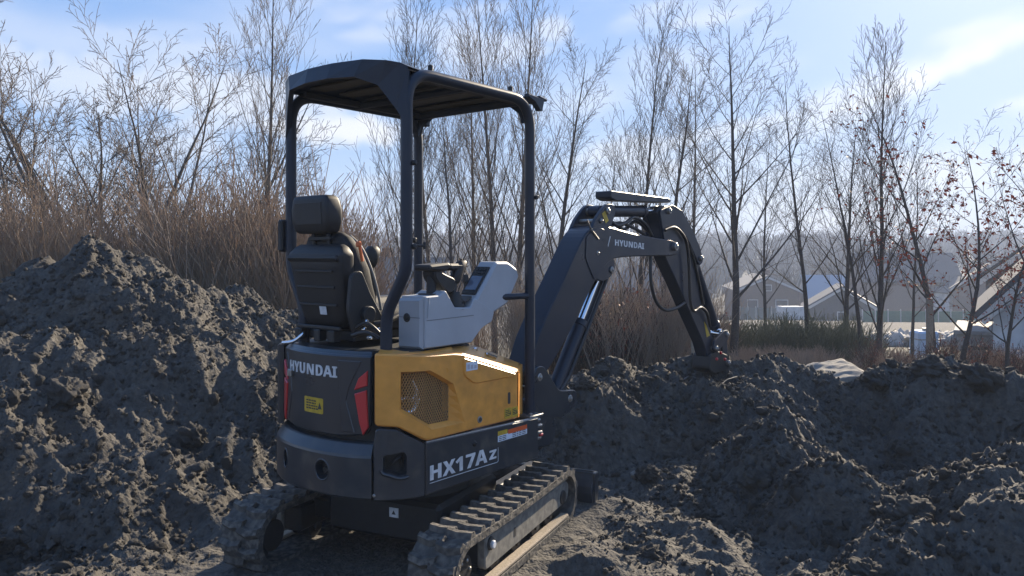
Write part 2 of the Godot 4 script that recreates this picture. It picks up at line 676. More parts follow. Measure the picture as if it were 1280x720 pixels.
var left_cones := []
var right_cones := []
var crest := []
func make_heaps() -> void:
	for a in [[110, 318, 6.6, 0.62], [150, 326, 6.7, 0.6], [30, 352, 6.3, 0.58], [215, 352, 6.5, 0.66], [290, 360, 7.5, 0.7], [-90, 390, 5.9, 0.6], [335, 382, 7.6, 0.7], [60, 420, 5.5, 0.55], [230, 470, 5.6, 0.55], [-40, 520, 4.7, 0.6]]:
		var p := spot(a[0], a[1], a[2])
		left_cones.append([p.x, p.z, p.y, a[3]])
	for a in [[1065, 585, 4.35, 0.75], [1205, 585, 4.1, 0.7], [1275, 628, 3.75, 0.55], [1150, 640, 3.85, 0.6], [985, 540, 5.1, 0.6], [1290, 560, 4.5, 0.6]]:
		var p := spot(a[0], a[1], a[2])
		right_cones.append([p.x, p.z, p.y, a[3]])
	for a in [[440, 560, 6.0], [560, 520, 6.1], [650, 486, 6.1], [705, 474, 6.1], [790, 470, 6.3], [865, 457, 6.25], [925, 457, 6.25], [1000, 466, 6.35], [1060, 462, 6.3], [1120, 466, 6.15], [1200, 470, 5.95], [1285, 490, 5.6], [1420, 510, 5.2], [1600, 520, 4.9]]:
		crest.append(spot(a[0], a[1], a[2]))

func left_heap(x: float, z: float) -> float:
	var h := -0.6
	for c in left_cones:
		var d := Vector2(x - c[0], z - c[1]).length()
		var v: float = c[2] + 0.10 - sqrt(0.01 + pow(c[3] * d, 2.0))
		var k := 0.10
		var m := maxf(h, v)
		h = m + k * 0.25 * pow(maxf(k - absf(h - v), 0.0) / k, 2.0)
	return h

func right_heap(x: float, z: float) -> float:
	var h := -0.6
	var best := 99.0
	var top := 0.0
	var front := false
	for k in crest.size() - 1:
		var a := Vector2(crest[k].x, crest[k].z)
		var b := Vector2(crest[k + 1].x, crest[k + 1].z)
		var p := Vector2(x, z)
		var t := clampf((p - a).dot(b - a) / (b - a).length_squared(), 0.0, 1.0)
		var q := a.lerp(b, t)
		var d := p.distance_to(q)
		if d < best:
			best = d
			top = lerpf(crest[k].y, crest[k + 1].y, t)
			front = p.y > q.y
	var slope := 0.95 + 0.12 * n_big.get_noise_2d(x * 0.6, 3.0)
	h = top + 0.12 - sqrt(0.0144 + pow((slope if front else 0.45) * best, 2.0))
	for c in right_cones:
		var d := Vector2(x - c[0], z - c[1]).length()
		var v: float = c[2] + 0.05 - sqrt(0.0025 + pow(c[3] * d, 2.0))
		var m := maxf(h, v)
		h = m + 0.02 * pow(maxf(0.08 - absf(h - v), 0.0) / 0.08, 2.0)
	return h

func clear_of_machine(x: float, z: float) -> float:
	var p := Vector2(x - BODY_AT.x, z - BODY_AT.z).rotated(deg_to_rad(BODY_TURN + TRACK_TURN))
	var e := maxf(absf(p.x) - 0.68, absf(p.y) - 0.85)
	return smoothstep(-0.05, 0.5, e)

func ground_at(x: float, z: float) -> float:
	var near := smoothstep(-9.5, -7.5, z) * smoothstep(2.5, -1.0, z) * smoothstep(9.0, 6.0, absf(x))
	return land(x, z) + (rough(x, z, 0.55 + 0.2 * n_tone.get_noise_2d(x, z)) * (0.35 + 0.65 * clear_of_machine(x, z)) - 0.02 if near > 0.0 else 0.0) * near

func foot(h: float) -> float:
	return lerpf(0.3, 1.0, smoothstep(-0.2, 0.25, h))

func left_top(x: float, z: float) -> float:
	var h := left_heap(x, z)
	return h + rough(x, z, foot(h)) + land(x, z)

func right_top(x: float, z: float) -> float:
	var h := right_heap(x, z)
	return h + rough(x + 20.0, z, 0.95 * foot(h)) + land(x, z)

func grid_mesh(xs: PackedFloat32Array, zs: PackedFloat32Array, what: int, pale: float) -> ArrayMesh:
	var nx := xs.size()
	var nz := zs.size()
	var hs := PackedFloat32Array()
	hs.resize(nx * nz)
	var keep := PackedByteArray()
	keep.resize(nx * nz)
	for j in nz:
		for i in nx:
			var x := xs[i]
			var z := zs[j]
			var k := j * nx + i
			if what == 0:
				hs[k] = ground_at(x, z)
				keep[k] = 1
			else:
				var raw := left_heap(x, z) if what == 1 else right_heap(x, z)
				if raw > -0.22:
					keep[k] = 1
					hs[k] = raw + rough(x if what == 1 else x + 20.0, z, (1.0 if what == 1 else 0.95) * foot(raw)) + land(x, z)
					if what == 2:
						hs[k] = lerpf(-0.3, hs[k], smoothstep(-0.25, 0.2, clear_of_machine(x, z) - 0.25 if raw < 0.1 else 1.0))
				else:
					hs[k] = raw
	var remap := PackedInt32Array()
	remap.resize(nx * nz)
	remap.fill(-1)
	var m := Mesher.new()
	for j in nz - 1:
		for i in nx - 1:
			var k := j * nx + i
			if keep[k] + keep[k + 1] + keep[k + nx] + keep[k + nx + 1] < 4:
				continue
			for q in [k, k + 1, k + nx, k + nx + 1]:
				if remap[q] < 0:
					remap[q] = m.v.size()
					var ii: int = q % nx
					var jj: int = q / nx
					m.v.append(Vector3(xs[ii], hs[q], zs[jj]))
					var i0 := maxi(ii - 1, 0)
					var i1 := mini(ii + 1, nx - 1)
					var j0 := maxi(jj - 1, 0)
					var j1 := mini(jj + 1, nz - 1)
					var dx := (hs[jj * nx + i1] - hs[jj * nx + i0]) / (xs[i1] - xs[i0])
					var dz := (hs[j1 * nx + ii] - hs[j0 * nx + ii]) / (zs[j1] - zs[j0])
					m.n.append(Vector3(-dx, 1, -dz).normalized())
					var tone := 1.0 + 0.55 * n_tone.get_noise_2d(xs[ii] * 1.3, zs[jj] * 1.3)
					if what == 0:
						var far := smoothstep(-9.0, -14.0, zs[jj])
						var dry_sunlit := pale * 1.9 * smoothstep(-0.15, 0.35, n_tone.get_noise_2d(xs[ii] * 0.5 + 9.0, zs[jj] * 0.7)) + 0.55  # drying patches, paled further so the colour stands in for sunlight on the ground
						tone *= 1.0 + dry_sunlit
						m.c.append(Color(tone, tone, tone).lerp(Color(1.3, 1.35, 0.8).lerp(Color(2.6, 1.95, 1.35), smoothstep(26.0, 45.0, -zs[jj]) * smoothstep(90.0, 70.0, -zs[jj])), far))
					else:
						m.c.append(Color(tone, tone, tone * 1.01))
			var a := remap[k]
			var b := remap[k + 1]
			var c := remap[k + nx]
			var d := remap[k + nx + 1]
			m.i.append_array([a, b, c, b, d, c])
	return m.mesh()

func steps(a: float, b: float, d: float) -> PackedFloat32Array:
	var r := PackedFloat32Array()
	var n := int(ceil((b - a) / d))
	for k in n + 1:
		r.append(lerpf(a, b, float(k) / n))
	return r

func grow_out(fine: PackedFloat32Array, lo: float, hi: float, ratio: float) -> PackedFloat32Array:
	var before := PackedFloat32Array()
	var d := fine[1] - fine[0]
	var x := fine[0]
	while x > lo:
		d *= ratio
		x -= d
		before.append(x)
	before.reverse()
	before.append_array(fine)
	d = fine[1] - fine[0]
	x = fine[-1]
	while x < hi:
		d *= ratio
		x += d
		before.append(x)
	return before

func lumpy(seed_: int, rough_: float, rows := 7, cols := 10) -> ArrayMesh:
	var f := FastNoiseLite.new()
	f.seed = seed_
	f.frequency = 0.9
	f.fractal_octaves = 3
	var m := Mesher.new()
	for j in rows + 1:
		for i in cols:
			var th := PI * j / rows
			var ph := TAU * i / cols
			var d := Vector3(sin(th) * cos(ph), cos(th), sin(th) * sin(ph))
			var r := 0.5 * (1.0 + rough_ * f.get_noise_3dv(d * 1.6) + 0.5 * rough_ * f.get_noise_3dv(d * 4.5) + (0.12 * rough_ * f.get_noise_3dv(d * 10.0) if rows > 10 else 0.0))
			m.v.append(d * r)
			m.n.append(d)
	for j in rows:
		for i in cols:
			var a := j * cols + i
			var b := j * cols + (i + 1) % cols
			m.i.append_array([a, b, a + cols, b, b + cols, a + cols])
	# true normals
	var acc := PackedVector3Array()
	acc.resize(m.v.size())
	for k in range(0, m.i.size(), 3):
		var nn := (m.v[m.i[k + 2]] - m.v[m.i[k]]).cross(m.v[m.i[k + 1]] - m.v[m.i[k]])
		for q in 3:
			acc[m.i[k + q]] += nn
	for k in acc.size():
		m.n[k] = (acc[k] if acc[k].length() > 1e-9 else m.v[k]).normalized()
	return m.mesh()

func scatter(called: String, mesh: Mesh, mat: Material, spots: Array) -> MultiMeshInstance3D:
	var mm := MultiMesh.new()
	mm.transform_format = MultiMesh.TRANSFORM_3D
	mm.mesh = mesh
	mm.instance_count = spots.size()
	for k in spots.size():
		mm.set_instance_transform(k, spots[k])
	var o := MultiMeshInstance3D.new()
	o.multimesh = mm
	o.material_override = mat
	o.name = numbered(called)
	add_child(o)
	o.set_meta("kind", "stuff")
	return o

func build_land() -> void:
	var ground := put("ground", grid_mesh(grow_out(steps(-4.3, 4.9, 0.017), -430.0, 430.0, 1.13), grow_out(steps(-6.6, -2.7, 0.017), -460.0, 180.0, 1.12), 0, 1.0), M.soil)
	tag(ground, "", "", "", "structure")
	var left := put("soil_heap", grid_mesh(steps(-7.4, -0.7, 0.018), steps(-10.2, -4.0, 0.018), 1, 0.0), M.soil)
	tag(left, "tall dark soil heap with a pointed top on the left of the excavator", "soil heap")
	var right := put("soil_bank", grid_mesh(steps(-1.2, 6.2, 0.018), steps(-8.0, -3.0, 0.018), 2, 0.0), M.soil)
	tag(right, "long low dark soil bank under the excavator's arm on the right", "soil bank")
	# clods lying on all of it
	var rng := RandomNumberGenerator.new()
	rng.seed = 77
	var kinds := []
	for k in 4:
		kinds.append(lumpy(200 + k, [0.5, 0.7, 0.9, 0.6][k]))
	var piles := [[], [], [], []]
	for k in 120000:
		var x := rng.randf_range(-7.0, 5.8)
		var z := -rng.randf_range(3.0, 9.0)
		if absf(x) > -z * 0.72 + 0.3:
			continue
		var y := ground_at(x, z)
		var l := left_heap(x, z) if x < -0.5 else -1.0
		var r := right_heap(x, z) if x > -1.5 else -1.0
		var on_heap := false
		if rng.randf() > crumbly(x, z) + 0.15:
			continue
		if l > -0.15:
			y = maxf(y, left_top(x, z))
			on_heap = true
		if r > -0.15 and clear_of_machine(x, z) > 0.3:
			y = maxf(y, right_top(x, z))
			on_heap = true
		var s := 0.009 + 0.030 * pow(rng.randf(), 4.0)
		if on_heap and rng.randf() < 0.05:
			s *= 2.0
		if not on_heap:
			if clear_of_machine(x, z) < 0.3 or rng.randf() < 0.35:
				continue
			s *= 0.8
		var b := Basis.from_euler(Vector3(rng.randf() * TAU, rng.randf() * TAU, rng.randf() * TAU)).scaled_local(Vector3(s * rng.randf_range(0.8, 1.7), s * rng.randf_range(0.6, 1.0), s * rng.randf_range(0.8, 1.3)))
		piles[k % 4].append(Transform3D(b, Vector3(x, y + s * 0.12, z)))
	for k in 4:
		scatter("loose_soil", kinds[k], M.clod, piles[k])
	# single big clods that stand out
	var big := [
		[1226, 474, 5.75, 0.22, "dark round soil clod on the crest near the right edge"],
		[1163, 466, 5.95, 0.20, "dark soil clod on the crest left of the round one near the right edge"],
		[1096, 459, 6.1, 0.17, "soil clod on the crest beside the right end of the pale sand slab"],
		[733, 468, 6.0, 0.15, "sunlit soil clod on the crest beside the boom cylinder"],
		[808, 565, 5.2, 0.13, "soil clod halfway up the bank right of the track front"],
		[812, 700, 3.95, 0.14, "soil clod on the bare ground at the bottom edge right of the track"],
		[1135, 628, 3.95, 0.20, "soil clod low on the right bank near the bottom edge"],
		[1085, 700, 3.55, 0.13, "broad flat clod at the bottom edge below the right bank"],
		[945, 600, 4.7, 0.14, "soil clod at the foot of the bank below the arm"],
		[240, 590, 5.1, 0.16, "soil clod at the foot of the left heap beside the far track"],
		[85, 560, 4.9, 0.18, "soil clod low on the left heap near the left edge"],
	]
	for k in big.size():
		var a = big[k]
		var p := spot(a[0], a[1], a[2])
		var y := ground_at(p.x, p.z)
		if left_heap(p.x, p.z) > -0.15 and p.x < -0.8:
			y = maxf(y, left_top(p.x, p.z))
		if right_heap(p.x, p.z) > -0.15:
			y = maxf(y, right_top(p.x, p.z))
		var o := put("soil_clod", lumpy(300 + k, 0.5, 30, 44), M.clod)
		o.position = Vector3(p.x, y + a[3] * 0.12, p.z)
		o.rotation = Vector3(rng.randf() * 0.6, rng.randf() * TAU, rng.randf() * 0.6)
		o.scale = Vector3(a[3] * 1.25, a[3] * 0.85, a[3] * 1.1)
		tag(o, a[4], "clod", "big clods on the spoil")
	for a in [[797, 560, 5.25, 0.075, "pale stone stuck in the bank right of the track's front end"], [742, 590, 5.0, 0.05, "small pale stone at the bank's foot beside the track front"]]:
		var p := spot(a[0], a[1], a[2])
		var o := put("stone", lumpy(350 + int(a[0]), 0.35, 16, 22), M.sand)
		o.position = Vector3(p.x, maxf(right_top(p.x, p.z), ground_at(p.x, p.z)) + a[3] * 0.2, p.z)
		o.scale = Vector3(a[3] * 1.3, a[3] * 0.8, a[3])
		tag(o, a[4], "stone")
	# pale slab of sand lying on the bank's crest
	var c := spot(1035, 462, 6.55)
	var m := Mesher.new()
	var nx := 60
	var nz := 36
	for j in nz + 1:
		for i in nx + 1:
			var fx := float(i) / nx * 2.0 - 1.0
			var fz := float(j) / nz * 2.0 - 1.0
			var x := fx * 0.46 + 0.04 * n_big.get_noise_2d(fz * 2.0, 5.0)
			var z := fz * 0.32
			var edge := clampf((1.0 - pow(absf(fx), 2.0)) * (1.0 - pow(absf(fz), 2.0)) * 4.5 + 0.1 * n_mid.get_noise_2d(fx, fz), 0.0, 1.0)
			var y := -0.10 + (0.07 + 0.13 * smoothstep(-1.0, 0.45, fx) - 0.13 * smoothstep(0.4, 1.0, fx) + 0.02 * n_big.get_noise_2d(fx * 1.5, fz * 1.5)) * edge + 0.003 * n_mid.get_noise_2d(x, z) + 0.001 * n_small.get_noise_2d(x, z)
			m.v.append(Vector3(x, y, z))
			m.n.append(Vector3.UP)
	for j in nz:
		for i in nx:
			var k := j * (nx + 1) + i
			m.i.append_array([k, k + 1, k + nx + 1, k + 1, k + nx + 2, k + nx + 1])
	var acc := PackedVector3Array()
	acc.resize(m.v.size())
	for k in range(0, m.i.size(), 3):
		var nn := (m.v[m.i[k + 2]] - m.v[m.i[k]]).cross(m.v[m.i[k + 1]] - m.v[m.i[k]])
		for q in 3:
			acc[m.i[k + q]] += nn
	for k in acc.size():
		m.n[k] = acc[k].normalized()
	var slab := put("sand_slab", m.mesh(), M.sand)
	slab.position = Vector3(c.x, right_top(c.x, c.z) + 0.02, c.z)
	slab.rotation_degrees = Vector3(6, 0, 0)
	tag(slab, "pale flat slab of sand on the crest of the right bank", "sand")

# ---------------------------------------------------------------- the excavator
func body_panel(called: String, mat: Material, parent: Node, outline: PackedVector2Array, deep := 0.0, ch := 0.006, thick := 0.02, holes := []) -> MeshInstance3D:
	var st := begin()
	panel(st, outline, deep, ch, thick, holes)
	return done(st, called, mat, parent)

func body_text(called: String, txt: String, mat: Material, parent: Node, s0: float, s1: float, y0: float, y1: float, deep: float, shear := 0.0, embolden := 0.5) -> MeshInstance3D:
	var st := begin()
	flat(st)
	var v := letters(txt, embolden)
	for k in range(0, v.size() - 2, 3):
		var q := []
		for j in 3:
			var p := v[k + j]
			q.append(on(lerpf(s0, s1, p.x) + shear * p.y, lerpf(y0, y1, p.y), deep + p.z * 0.003))
		st.add_vertex(q[0])
		st.add_vertex(q[1])
		st.add_vertex(q[2])
	return done(st, called, mat, parent)

func warning_sticker(parent: Node, called: String, s0: float, s1: float, y0: float, y1: float, deep: float, mat: Material, seed_: int) -> void:
	var o := body_panel(called, mat, parent, rounded(rect(s0, y0, s1, y1), 0.006, 2), deep, 0.0, 0.001)
	var rng := RandomNumberGenerator.new()
	rng.seed = seed_
	var w := s1 - s0
	var h := y1 - y0
	var st := begin()
	for k in 4:
		var y := y1 - h * (0.22 + 0.17 * k)
		var a := s0 + w * 0.12
		while a < s0 + w * 0.66:
			var b := a + w * rng.randf_range(0.05, 0.14)
			panel(st, rect(a, y - h * 0.045, b, y + h * 0.045), deep - 0.0006, 0.0, 0.0006)
			a = b + w * 0.03
	panel(st, poly([s0 + w * 0.74, y0 + h * 0.3, s0 + w * 0.93, y0 + h * 0.3, s0 + w * 0.835, y0 + h * 0.72]), deep - 0.0006, 0.0, 0.0006)
	done(st, "print", M.ink, o)

func build_excavator() -> void:
	make_plan()
	var ex := thing("mini_excavator", "orange and dark grey mini excavator with open canopy and boom reaching over the bank", "excavator", BODY_AT, BODY_TURN)
	var st: SurfaceTool
	# ---- rear counterweight, below
	st = begin()
	var hole_a := circle(0.105, 0.527, 0.040, 20, 0.044)
	var hole_b := circle(-0.185, 0.530, 0.022, 16, 0.042)
	panel(st, rect(-0.62, 0.425, 0.362, 0.598), 0.0, 0.0, 0.05, [hole_a, hole_b])
	var prof := [[0.10, 0.412], [0.02, 0.412], [0.006, 0.416], [0.0, 0.425]]
	var prof2 := [[0.0, 0.598], [0.004, 0.610], [0.036, 0.652], [0.046, 0.657], [0.12, 0.658]]
	for pr in [prof, prof2]:
		for k in pr.size() - 1:
			group_on(st)
			for j in 49:
				var s0 := -0.62 + 0.02 * j
				var s1 := minf(s0 + 0.02, 0.362)
				q4(st, on(s0, pr[k][1], pr[k][0]), on(s1, pr[k][1], pr[k][0]), on(s1, pr[k + 1][1], pr[k + 1][0]), on(s0, pr[k + 1][1], pr[k + 1][0]))
	flat(st)
	q4(st, on(0.362, 0.412, 0.02), on(0.362, 0.412, 0.1), on(0.362, 0.60, 0.1), on(0.362, 0.60, 0.0))
	q4(st, on(0.362, 0.60, 0.0), on(0.362, 0.60, 0.1), on(0.362, 0.657, 0.1), on(0.362, 0.655, 0.04))
	var cw := done(st, "counterweight", M.dark_low, ex)
	st = begin()
	panel(st, circle(0.105, 0.527, 0.046, 20, 0.05), 0.045, 0.0, 0.01)
	panel(st, circle(-0.185, 0.530, 0.03, 16, 0.05), 0.045, 0.0, 0.01)
	done(st, "recess_floor", M.black, cw)
	for e in [[0.105, 0.527, 0.040, 0.044], [-0.185, 0.53, 0.022, 0.042]]:
		st = begin()
		var ring := []
		for k in 25:
			var a := TAU * k / 24
			ring.append(on(e[0] + cos(a) * e[2] * 1.06, e[1] + sin(a) * e[3] * 1.06, 0.002))
		tube(st, ring, 0.005, 6, false)
		done(st, "rim", M.dark, cw)
	st = begin()
	rod(st, on(0.105, 0.52, 0.05), on(0.105, 0.52, 0.02), 0.018, 6)
	done(st, "bolt", M.black, cw)
	# ---- upper rear hood with lettering and lights
	var ho := rounded(poly([-0.352, 1.045, -0.345, 0.735, -0.315, 0.690, -0.16, 0.676, 0.16, 0.676, 0.315, 0.690, 0.345, 0.735, 0.352, 1.045]), 0.012, 2)
	st = begin()
	panel(st, ho, 0.040, 0.008, 0.03)
	for k in 35:
		var s0 := -0.345 + 0.69 * k / 35.0
		var s1 := -0.345 + 0.69 * (k + 1) / 35.0
		group_on(st)
		q4(st, on(s0, 1.043, 0.05), on(s1, 1.043, 0.05), on(s1, 1.060, 0.066), on(s0, 1.060, 0.066))
		group_on(st)
		q4(st, on(s0, 1.060, 0.066), on(s1, 1.060, 0.066), on(s1, 1.062, 0.14), on(s0, 1.062, 0.14))
	var hood := done(st, "rear_hood", M.dark, ex)
	# raised centre field and folded corner facets of the hood
	body_panel("hood_facet", M.dark, hood, poly([0.168, 1.02, 0.30, 1.02, 0.232, 0.90, 0.215, 0.84, 0.262, 0.70, 0.19, 0.70]), 0.037, 0.003, 0.005)
	body_panel("hood_facet", M.dark, hood, poly([-0.262, 0.70, -0.215, 0.84, -0.232, 0.90, -0.30, 1.02, -0.27, 1.02, -0.215, 0.91, -0.20, 0.84, -0.245, 0.70]), 0.037, 0.003, 0.005)
	body_text("lettering", "HYUNDAI", M.white, hood, -0.226, 0.162, 0.939, 0.990, 0.0375, 0.0, 0.2)
	warning_sticker(hood, "warning_label", -0.070, 0.072, 0.765, 0.836, 0.0385, M.yellow, 5)
	for sgn in [1.0, -1.0]:
		var up := poly([0.260, 0.890, 0.330, 0.912, 0.332, 0.980, 0.284, 0.944])
		var lo := poly([0.262, 0.874, 0.327, 0.893, 0.336, 0.728, 0.307, 0.690, 0.288, 0.745])
		var tl: MeshInstance3D
		var q := PackedVector2Array()
		for p in up:
			q.append(Vector2(p.x * sgn, p.y))
		tl = body_panel("tail_light", M.red, hood, q, 0.032, 0.004, 0.012)
		q = PackedVector2Array()
		for p in lo:
			q.append(Vector2(p.x * sgn, p.y))
		body_panel("tail_light", M.red, hood, q, 0.032, 0.004, 0.012)
	st = begin()
	box(st, on(-0.20, 0.93, 0.03), Vector3(0.03, 0.035, 0.02), 0.004)
	done(st, "lock", M.steel, hood)
	# bright hinge at the left end of the hood's rim
	st = begin()
	var hp := on(-0.30, 1.075, 0.09)
	tube(st, curve([hp + Vector3(-0.05, -0.015, 0.05), hp + Vector3(0, -0.005, 0.02), hp + Vector3(0.03, 0.03, -0.01), hp + Vector3(0.0, 0.045, -0.03), hp + Vector3(-0.03, 0.02, -0.02)], 5), 0.009, 8)
	done(st, "hinge", M.chrome, hood)
	# ---- quarter cover with the tie-down pocket
	var pocket := rounded(poly([0.413, 0.612, 0.507, 0.626, 0.518, 0.606, 0.518, 0.524, 0.478, 0.518, 0.414, 0.541]), 0.012, 3)
	st = begin()
	panel(st, rounded(poly([0.370, 0.414, 0.370, 0.660, 0.379, 0.724, 0.40, 0.731, 0.475, 0.724, 0.507, 0.704, 0.612, 0.646, 0.612, 0.414]), 0.008, 2), 0.0, 0.005, 0.07, [pocket])
	var qc := done(st, "quarter_cover", M.dark_low, ex)
	body_panel("pocket_floor", M.black, qc, inset(ccw(pocket), -0.01), 0.062, 0.0, 0.01)
	st = begin()
	var lip := []
	for p in [[0.404, 0.548], [0.414, 0.534], [0.44, 0.526], [0.478, 0.512], [0.505, 0.511], [0.524, 0.516]]:
		lip.append(on(p[0], p[1], -0.004))
	tube(st, curve(lip, 4), 0.0085, 8)
	done(st, "pocket_lip", M.dark, qc)
	st = begin()
	tube(st, curve([on(0.44, 0.55, 0.05), on(0.47, 0.585, 0.03), on(0.50, 0.59, 0.045), on(0.505, 0.55, 0.055)], 5), 0.008, 8)
	done(st, "tie_down", M.black, qc)
	st = begin()
	rod(st, on(0.374, 0.437, 0.004), on(0.374, 0.437, -0.006), 0.008, 8)
	done(st, "bolt", M.steel, qc)
	# ---- side skirt with the model lettering
	st = begin()
	panel(st, poly([0.618, 0.412, 0.618, 0.650, 1.466, 0.624, 1.466, 0.408]), 0.0, 0.006, 0.03)
	var sk := done(st, "side_skirt", M.dark_low, ex)
	st = begin()
	tube(st, [on(0.622, 0.648, 0.010), on(1.0, 0.6365, 0.010), on(1.464, 0.622, 0.010)], 0.0075, 6)
	done(st, "top_flange", M.steel, sk)
	body_text("lettering", "HX17A", M.white, sk, 0.641, 1.042, 0.474, 0.542, -0.001, 0.0, 0.42)
	body_text("lettering", "Z", M.white, sk, 1.057, 1.112, 0.480, 0.525, -0.001, 0.0, 0.6)
	st = begin()
	tube(st, [on(0.64, 0.462, 0.0), on(0.9, 0.460, 0.0), on(1.118, 0.457, 0.0), on(1.126, 0.462, 0.0), on(1.126, 0.53, 0.0)], 0.0017, 4)
	done(st, "label_line", M.white, sk)
	body_panel("warning_label", M.sticker, sk, rect(1.124, 0.556, 1.364, 0.587), -0.001, 0.0, 0.001)
	body_panel("warning_label", M.yellow, sk, rect(1.124, 0.5865, 1.200, 0.609), -0.0011, 0.0, 0.001)
	body_panel("warning_label", M.sign_orange, sk, rect(1.206, 0.582, 1.364, 0.604), -0.0011, 0.0, 0.001)
	st = begin()
	for r in 3:
		var s := 1.132
		var k := 0
		while s < 1.35:
			k += 1
			var e := s + 0.012 + 0.009 * ((k * 7 + r * 3) % 3)
			if absf(s - 1.2) > 0.02:
				panel(st, rect(s, 0.561 + 0.0085 * r, e, 0.5645 + 0.0085 * r), -0.0018, 0.0, 0.0005)
			s = e + 0.006
	done(st, "print", M.ink, sk)
	st = begin()
	rod(st, on(0.946, 0.583, 0.006), on(0.946, 0.583, -0.006), 0.014, 14)
	rod(st, on(0.946, 0.583, -0.006), on(0.946, 0.583, -0.012), 0.008, 6)
	done(st, "bolt", M.black, sk)
	# ---- orange engine cover
	var g_in := poly([0.498, 0.971, 0.634, 0.965, 0.654, 0.955, 0.782, 0.887, 0.787, 0.873, 0.787, 0.720, 0.654, 0.724, 0.498, 0.812])
	var g_out := poly([0.490, 0.979, 0.637, 0.973, 0.660, 0.963, 0.793, 0.893, 0.800, 0.876, 0.872, 0.700, 0.652, 0.703, 0.483, 0.808])
	var oo := poly([0.376, 1.062, 0.376, 0.752, 0.388, 0.742, 0.478, 0.736, 0.510, 0.718, 0.600, 0.667, 0.629, 0.657, 1.283, 0.651, 1.283, 0.893, 0.858, 1.026, 0.80, 1.034, 0.68, 1.040, 0.582, 1.046, 0.487, 1.055])
	st = begin()
	panel(st, rounded(oo, 0.012, 3), -0.004, 0.007, 0.03, [g_out])
	# sloping sides of the grille recess
	flat(st)
	for k in 8:
		var a := g_out[k]
		var b := g_out[(k + 1) % 8]
		var ai := g_in[k]
		var bi := g_in[(k + 1) % 8]
		for j in 4:
			var a0 := a.lerp(b, j / 4.0)
			var a1 := a.lerp(b, (j + 1) / 4.0)
			var b0 := ai.lerp(bi, j / 4.0)
			var b1 := ai.lerp(bi, (j + 1) / 4.0)
			q4(st, on(a1.x, a1.y, -0.004), on(a0.x, a0.y, -0.004), on(b0.x, b0.y, 0.024), on(b1.x, b1.y, 0.024))
	# front corner
	group_on(st)
	var fr := [[1.283, -0.004, 0.884], [1.300, 0.0, 0.880], [1.316, 0.012, 0.876], [1.324, 0.030, 0.873], [1.326, 0.30, 0.86]]
	for k in 4:
		q4(st, on(fr[k][0], 0.655, fr[k][1]), on(fr[k + 1][0], 0.655, fr[k + 1][1]), on(fr[k + 1][0], fr[k + 1][2], fr[k + 1][1]), on(fr[k][0], fr[k][2] + 0.002, fr[k][1]))
	# sloping front top, and the rear top
	flat(st)
	var top_out := [[0.39, 1.061, 0.0], [0.487, 1.054, 0.0], [0.582, 1.045, 0.0], [0.68, 1.039, 0.0], [0.80, 1.033, 0.0], [0.858, 1.025, 0.0], [1.0, 0.982, 0.0], [1.15, 0.935, 0.0], [1.277, 0.893, 0.0], [1.318, 0.880, 0.014]]
	var top_in := [[0.36, 1.068, 0.16], [0.46, 1.062, 0.14], [0.56, 1.054, 0.11], [0.70, 1.046, 0.10], [0.88, 1.050, 0.09], [1.03, 1.043, 0.08], [1.15, 1.003, 0.08], [1.28, 0.957, 0.08], [1.40, 0.915, 0.08], [1.43, 0.903, 0.08]]
	for k in 9:
		if k >= 4:
			group_on(st)
		var o0: Array = top_out[k]
		var o1: Array = top_out[k + 1]
		var i0: Array = top_in[k]
		var i1: Array = top_in[k + 1]
		q4(st, on(o0[0], o0[1], o0[2]), on(o1[0], o1[1], o1[2]), on(i1[0], i1[1], i1[2]), on(i0[0], i0[1], i0[2]))
		q4(st, on(i0[0], i0[1], i0[2]), on(i1[0], i1[1], i1[2]), on(i1[0], i1[1] - 0.3, i1[2]), on(i0[0], i0[1] - 0.3, i0[2]))
	q4(st, on(1.318, 0.88, 0.014), on(1.318, 0.66, 0.014), on(1.43, 0.66, 0.08), on(1.43, 0.903, 0.08))
	var oc := done(st, "engine_cover", M.orange, ex)
	# fuel flap
	body_panel("fuel_flap", M.orange, oc, rounded(poly([0.860, 1.008, 0.860, 0.934, 0.872, 0.915, 0.930, 0.877, 0.964, 0.872, 1.235, 0.870, 1.268, 0.882]), 0.014, 3), -0.011, 0.005, 0.01)
	body_panel("white_label", M.sticker, oc, rect(0.874, 0.941, 0.956, 0.982), -0.0122, 0.0, 0.001)
	st = begin()
	for k in 3:
		panel(st, rect(0.882 + 0.024 * k, 0.949, 0.899 + 0.024 * k, 0.972 - 0.004 * k), -0.0128, 0.0, 0.0005)
	done(st, "print", plain(0.42, 0.40, 0.46, 0.5), oc)
	body_panel("lock_slot", M.ink, oc, rounded(rect(1.199, 0.735, 1.219, 0.795), 0.009, 3), -0.0052, 0.0, 0.001)
	warning_sticker(oc, "warning_label", 1.172, 1.226, 0.664, 0.716, -0.0055, M.yellow, 8)
	warning_sticker(oc, "warning_label", 1.231, 1.280, 0.664, 0.714, -0.0055, M.yellow, 9)
	st = begin()
	rod(st, on(0.981, 0.694, -0.002), on(0.981, 0.694, -0.007), 0.017, 16, 0.002)
	done(st, "cover_screw", M.steel, oc)
	st = begin()
	rod(st, on(0.981, 0.694, -0.004), on(0.981, 0.694, -0.0085), 0.011, 12, 0.001)
	done(st, "screw_hole", M.ink, oc)
	st = begin()
	rod(st, on(1.02, 1.015, 0.065), on(1.02, 1.035, 0.065), 0.015, 12)
	done(st, "hinge_bolt", M.chrome, oc)
	st = begin()
	box(st, on(1.13, 0.985, 0.055), Vector3(0.03, 0.012, 0.09), 0.003, Basis(Vector3.RIGHT, deg_to_rad(-18)))
	done(st, "hinge_plate", M.chrome, oc)
	# grille of crossing wires
	st = begin()
